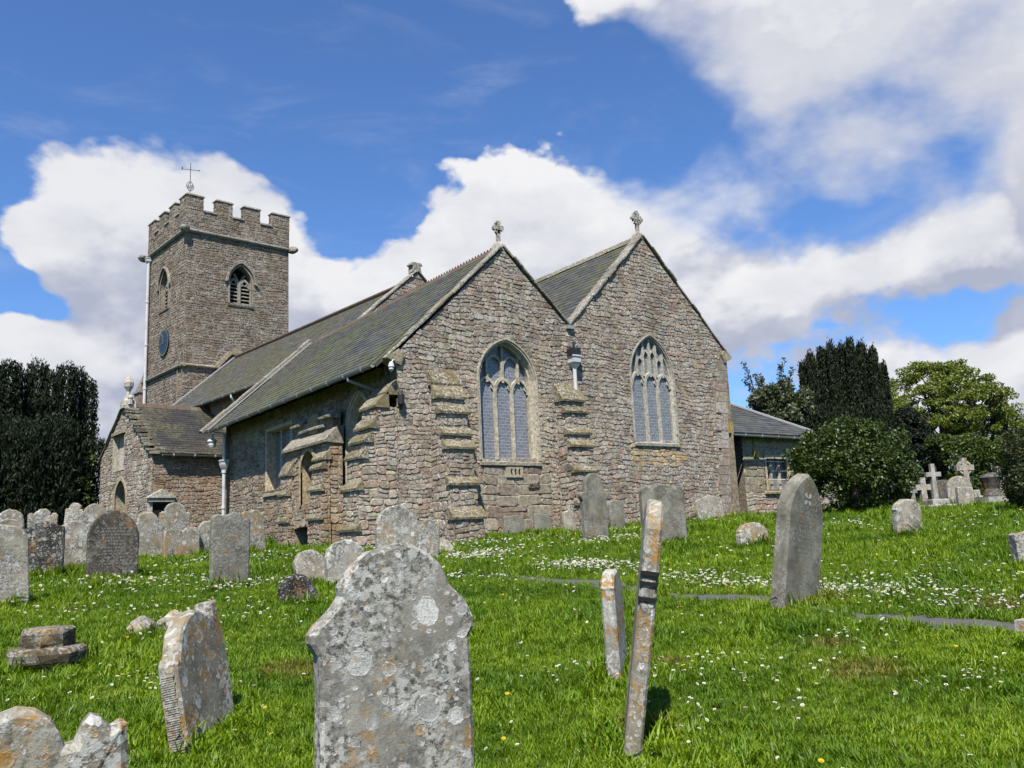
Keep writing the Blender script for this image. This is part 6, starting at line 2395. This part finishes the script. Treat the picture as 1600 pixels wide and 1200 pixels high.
def scatter(name, srcs, P, rot, scl, label=None):
    coll = bpy.data.collections.new(name + '_sources')
    for o in srcs:
        coll.objects.link(o)
    me = bpy.data.meshes.new(name)
    me.vertices.add(len(P))
    me.vertices.foreach_set('co', np.asarray(P, 'f').ravel())
    a = me.attributes.new('rot', 'FLOAT_VECTOR', 'POINT')
    a.data.foreach_set('vector', np.asarray(rot, 'f').ravel())
    a = me.attributes.new('scl', 'FLOAT', 'POINT')
    a.data.foreach_set('value', np.asarray(scl, 'f'))
    a = me.attributes.new('pick', 'INT', 'POINT')
    a.data.foreach_set('value', NG.integers(0, len(srcs), len(P)).astype('i'))
    o = bpy.data.objects.new(name, me)
    C.objects.link(o)
    o['kind'] = 'stuff'
    if label:
        o['label'] = label
    t = bpy.data.node_groups.new(name + '_scatter', 'GeometryNodeTree')
    t.interface.new_socket('Geometry', in_out='INPUT', socket_type='NodeSocketGeometry')
    t.interface.new_socket('Geometry', in_out='OUTPUT', socket_type='NodeSocketGeometry')
    n = t.nodes
    gi_, go_ = n.new('NodeGroupInput'), n.new('NodeGroupOutput')
    ip = n.new('GeometryNodeInstanceOnPoints')
    ci = n.new('GeometryNodeCollectionInfo')
    ci.inputs['Collection'].default_value = coll
    ci.inputs['Separate Children'].default_value = True
    ci.inputs['Reset Children'].default_value = True
    ip.inputs['Pick Instance'].default_value = True

    def na(nm, ty):
        q_ = n.new('GeometryNodeInputNamedAttribute')
        q_.data_type = ty
        q_.inputs['Name'].default_value = nm
        return q_.outputs['Attribute']
    L_ = t.links.new
    L_(gi_.outputs[0], ip.inputs['Points'])
    L_(ci.outputs[0], ip.inputs['Instance'])
    L_(na('rot', 'FLOAT_VECTOR'), ip.inputs['Rotation'])
    L_(na('scl', 'FLOAT'), ip.inputs['Scale'])
    L_(na('pick', 'INT'), ip.inputs['Instance Index'])
    L_(ip.outputs[0], go_.inputs[0])
    md = o.modifiers.new('scatter', 'NODES')
    md.node_group = t
    return o


def clear_of(P, pathw=.21):
    x, y = P[:, 0], P[:, 1]
    ok = ~((x > 9.5) & (y > 17.5))
    ok &= ~((x > 9.0) & (y > 20.4) & (y < 23.7)) & ~((x > 8.5) & (y > 17.5) & (y < 18.4))
    ok &= ~((x > 23.5) & (y > 19.2)) & ~((x > 7.4) & (y > 25) & (x < 8.6))
    for Q, w_ in ((PL, pathw),):
        d = np.min(np.hypot(x[:, None] - Q[None, :, 0], y[:, None] - Q[None, :, 1]), axis=1)
        ok &= d > w_ - .06 + .09 * np.sin(x * 3 + y * 2.3)
    return P[ok]


def sector(n, r0, r1, a0=-6, a1=78):
    r = np.sqrt(NG.uniform(r0 * r0, r1 * r1, n))
    a = np.radians(NG.uniform(a0, a1, n))
    return np.stack([r * np.sin(a), r * np.cos(a)], -1)


SEG = [(1.6, 4.5, 800, .80), (4.5, 8, 500, .84), (8, 13, 240, 1.02), (13, 20, 110, 1.35), (20, 30, 46, 1.9), (30, 46, 12, 3.0)]
PP, SS = [], []
for r0, r1, dn, sc in SEG:
    n_ = int(dn * (r1 * r1 - r0 * r0) * .5 * rad(84))
    p = clear_of(sector(n_, r0, r1))
    PP.append(p)
    for sx_, sy_, sr_ in ((5.95, 3.9, .42), (8.9, 4.3, .5), (3.95, 4.15, .25)):
        p = p[(np.hypot(p[:, 0] - sx_, p[:, 1] - sy_) > sr_) | (NG.random(len(p)) < .45)]
    PP[-1] = p
    lush = .5 + .5 * np.sin(p[:, 0] * 1.9 + np.sin(p[:, 1] * 1.3) * 2) * np.sin(p[:, 1] * 1.6 + 1.2 * np.sin(p[:, 0]))
    SS.append(sc * NG.uniform(.65, 1.2, len(p)) * (.72 + .5 * lush))
# ranker grass round the stones
for o in list(C.objects):
    if o.name.startswith(('headstone', 'cross_base', 'stone_cross', 'boulder')) and o.parent is None:
        k = 46 if o.location.length < 9 else 26
        a, r = NG.uniform(0, 6.28, k), NG.uniform(.04, .30, k)
        w_ = .34
        yw = o.rotation_euler.z
        u_ = NG.uniform(-w_, w_, k)
        side = np.where(NG.random(k) < .5, -1, 1) * NG.uniform(.07, .20, k)
        q_ = np.stack([o.location.x + math.cos(yw) * u_ - math.sin(yw) * side, o.location.y + math.sin(yw) * u_ + math.cos(yw) * side], -1)
        q_ = clear_of(q_)
        PP.append(q_)
        SS.append(NG.uniform(1.1, 2.0, len(q_)) * (1 if o.location.length < 12 else 1.25))
# along the foot of the church
for k in range(900):
    pass
q_ = np.stack([NG.uniform(9.6, 23.5, 900), 17.5 - NG.uniform(.02, .35, 900)], -1)
PP.append(q_)
SS.append(NG.uniform(1.3, 2.6, len(q_)))
XY = np.concatenate(PP)
SC = np.concatenate(SS)
PZ = np.column_stack([XY, hgt(XY[:, 0], XY[:, 1]) - .004])
rot = np.column_stack([NG.normal(0, .12, len(XY)), NG.normal(0, .12, len(XY)), NG.uniform(0, 6.28, len(XY))])
scatter('grass', [tuft(34, .075, .055, s) for s in range(6)] + [tuft(22, .12, .05, 31)], PZ, rot, SC, 'bright green daisy lawn of the churchyard')


def daisy(seed, yellow=False, tilt=.3):
    g_ = np.random.default_rng(seed)
    b = MB()
    h_ = g_.uniform(.05, .085)
    d = Vector((g_.normal() * tilt, g_.normal() * tilt - .15, 1)).normalized()
    c_ = Vector((0, 0, h_))
    b.tube([(0, 0, -.01), tuple(c_ * .6), tuple(c_)], .0011, 3, (.10, .16, .03), False)
    e1 = d.orthogonal().normalized()
    e2 = d.cross(e1)
    R_ = .0125 if not yellow else .015
    n_ = 11
    for k in range(n_):
        a = 2 * math.pi * k / n_
        f0, f1 = a - .22, a + .22
        col = (.88, .87, .85) if not yellow else (.80, .58, .02)
        b.poly([c_ + (e1 * math.cos(a) + e2 * math.sin(a)) * .003, c_ + (e1 * math.cos(f0) + e2 * math.sin(f0)) * R_ * .85 + d * .002, c_ + (e1 * math.cos(a) + e2 * math.sin(a)) * R_ + d * .002, c_ + (e1 * math.cos(f1) + e2 * math.sin(f1)) * R_ * .85 + d * .002], col)
    b.poly([c_ + d * .0035 + (e1 * math.cos(a) + e2 * math.sin(a)) * .0042 for a in (2 * math.pi * k / 7 for k in range(7))], (.75, .55, .05))
    o = b.build('daisy' if not yellow else 'buttercup', 'flower')
    C.objects.unlink(o)
    return o


# drifts: x, y, spread x, spread y, number
DR_ = [(9.1, 13.5, .5, .32, 380), (8.4, 12.9, .45, .4, 220), (8.75, 10.7, .28, .5, 300), (8.95, 9.9, .3, .5, 380), (12.0, 13.2, .7, .25, 260), (8.55, 7.9, .3, .6, 280), (8.75, 7.2, .3, .6, 240), (8.9, 6.1, .30, .6, 280), (8.85, 5.2, .32, .6, 300), (8.8, 4.3, .32, .6, 240), (9.6, 5.2, .6, 1.0, 120), (10.2, 5.6, .4, .3, 70), (5.3, 4.85, .35, .14, 40), (5.0, 4.5, .3, .2, 24), (4.5, 5.45, .3, .12, 26), (4.75, 3.7, .25, .15, 16), (6.1, 3.15, .3, .14, 50), (5.55, 4.2, .35, .12, 38), (6.9, 4.6, .4, .2, 44), (4.1, 4.0, .25, .15, 20), (4.2, 12.4, .35, .15, 130), (3.1, 14.2, .6, .3, 150), (5.3, 10.8, .25, .25, 70), (6.1, 16.4, 1.3, .4, 260), (3.4, 5.5, .5, .3, 14), (17, 11.1, 1.2, .5, 160), (17, 9.0, 1.2, .6, 150), (1.1, 7.7, .5, .4, 36), (1.75, 7.6, .3, .4, 28), (3.9, 13.2, .6, .4, 110), (2.6, 9.2, .5, .4, 40), (14.5, 15.4, 2.4, .5, 240), (10.6, 15.6, 1.0, .6, 240), (7.2, 10.9, .3, .6, 110), (19, 15.5, 1.5, .5, 200), (3.4, 10.2, .6, .5, 60), (2.4, 11.6, .8, .6, 80)]
DP = [np.column_stack([NG.normal(x, sx, n_), NG.normal(y, sy, n_)]) for x, y, sx, sy, n_ in [(a_, b_, c_, d_, int(e_ * .72)) for a_, b_, c_, d_, e_ in DR_]]
DP.append(sector(1100, 2, 20))
DP = clear_of(np.concatenate(DP), .27)
scl = NG.uniform(.8, 1.25, len(DP)) * np.clip(np.hypot(*DP.T) / 9, 1.0, 1.55)
PZ = np.column_stack([DP, hgt(DP[:, 0], DP[:, 1]) + .004])
rot = np.column_stack([np.zeros(len(DP)), np.zeros(len(DP)), NG.uniform(-.6, .6, len(DP))])
scatter('daisies', [daisy(s) for s in range(8)], PZ, rot, scl, 'white daisies scattered in drifts through the lawn')
YP_ = clear_of(sector(90, 3, 14))
scatter('buttercups', [daisy(40 + s, True) for s in range(3)], np.column_stack([YP_, hgt(YP_[:, 0], YP_[:, 1]) + .01]), np.zeros((len(YP_), 3)), NG.uniform(.8, 1.2, len(YP_)), 'a few yellow buttercups in the lawn')
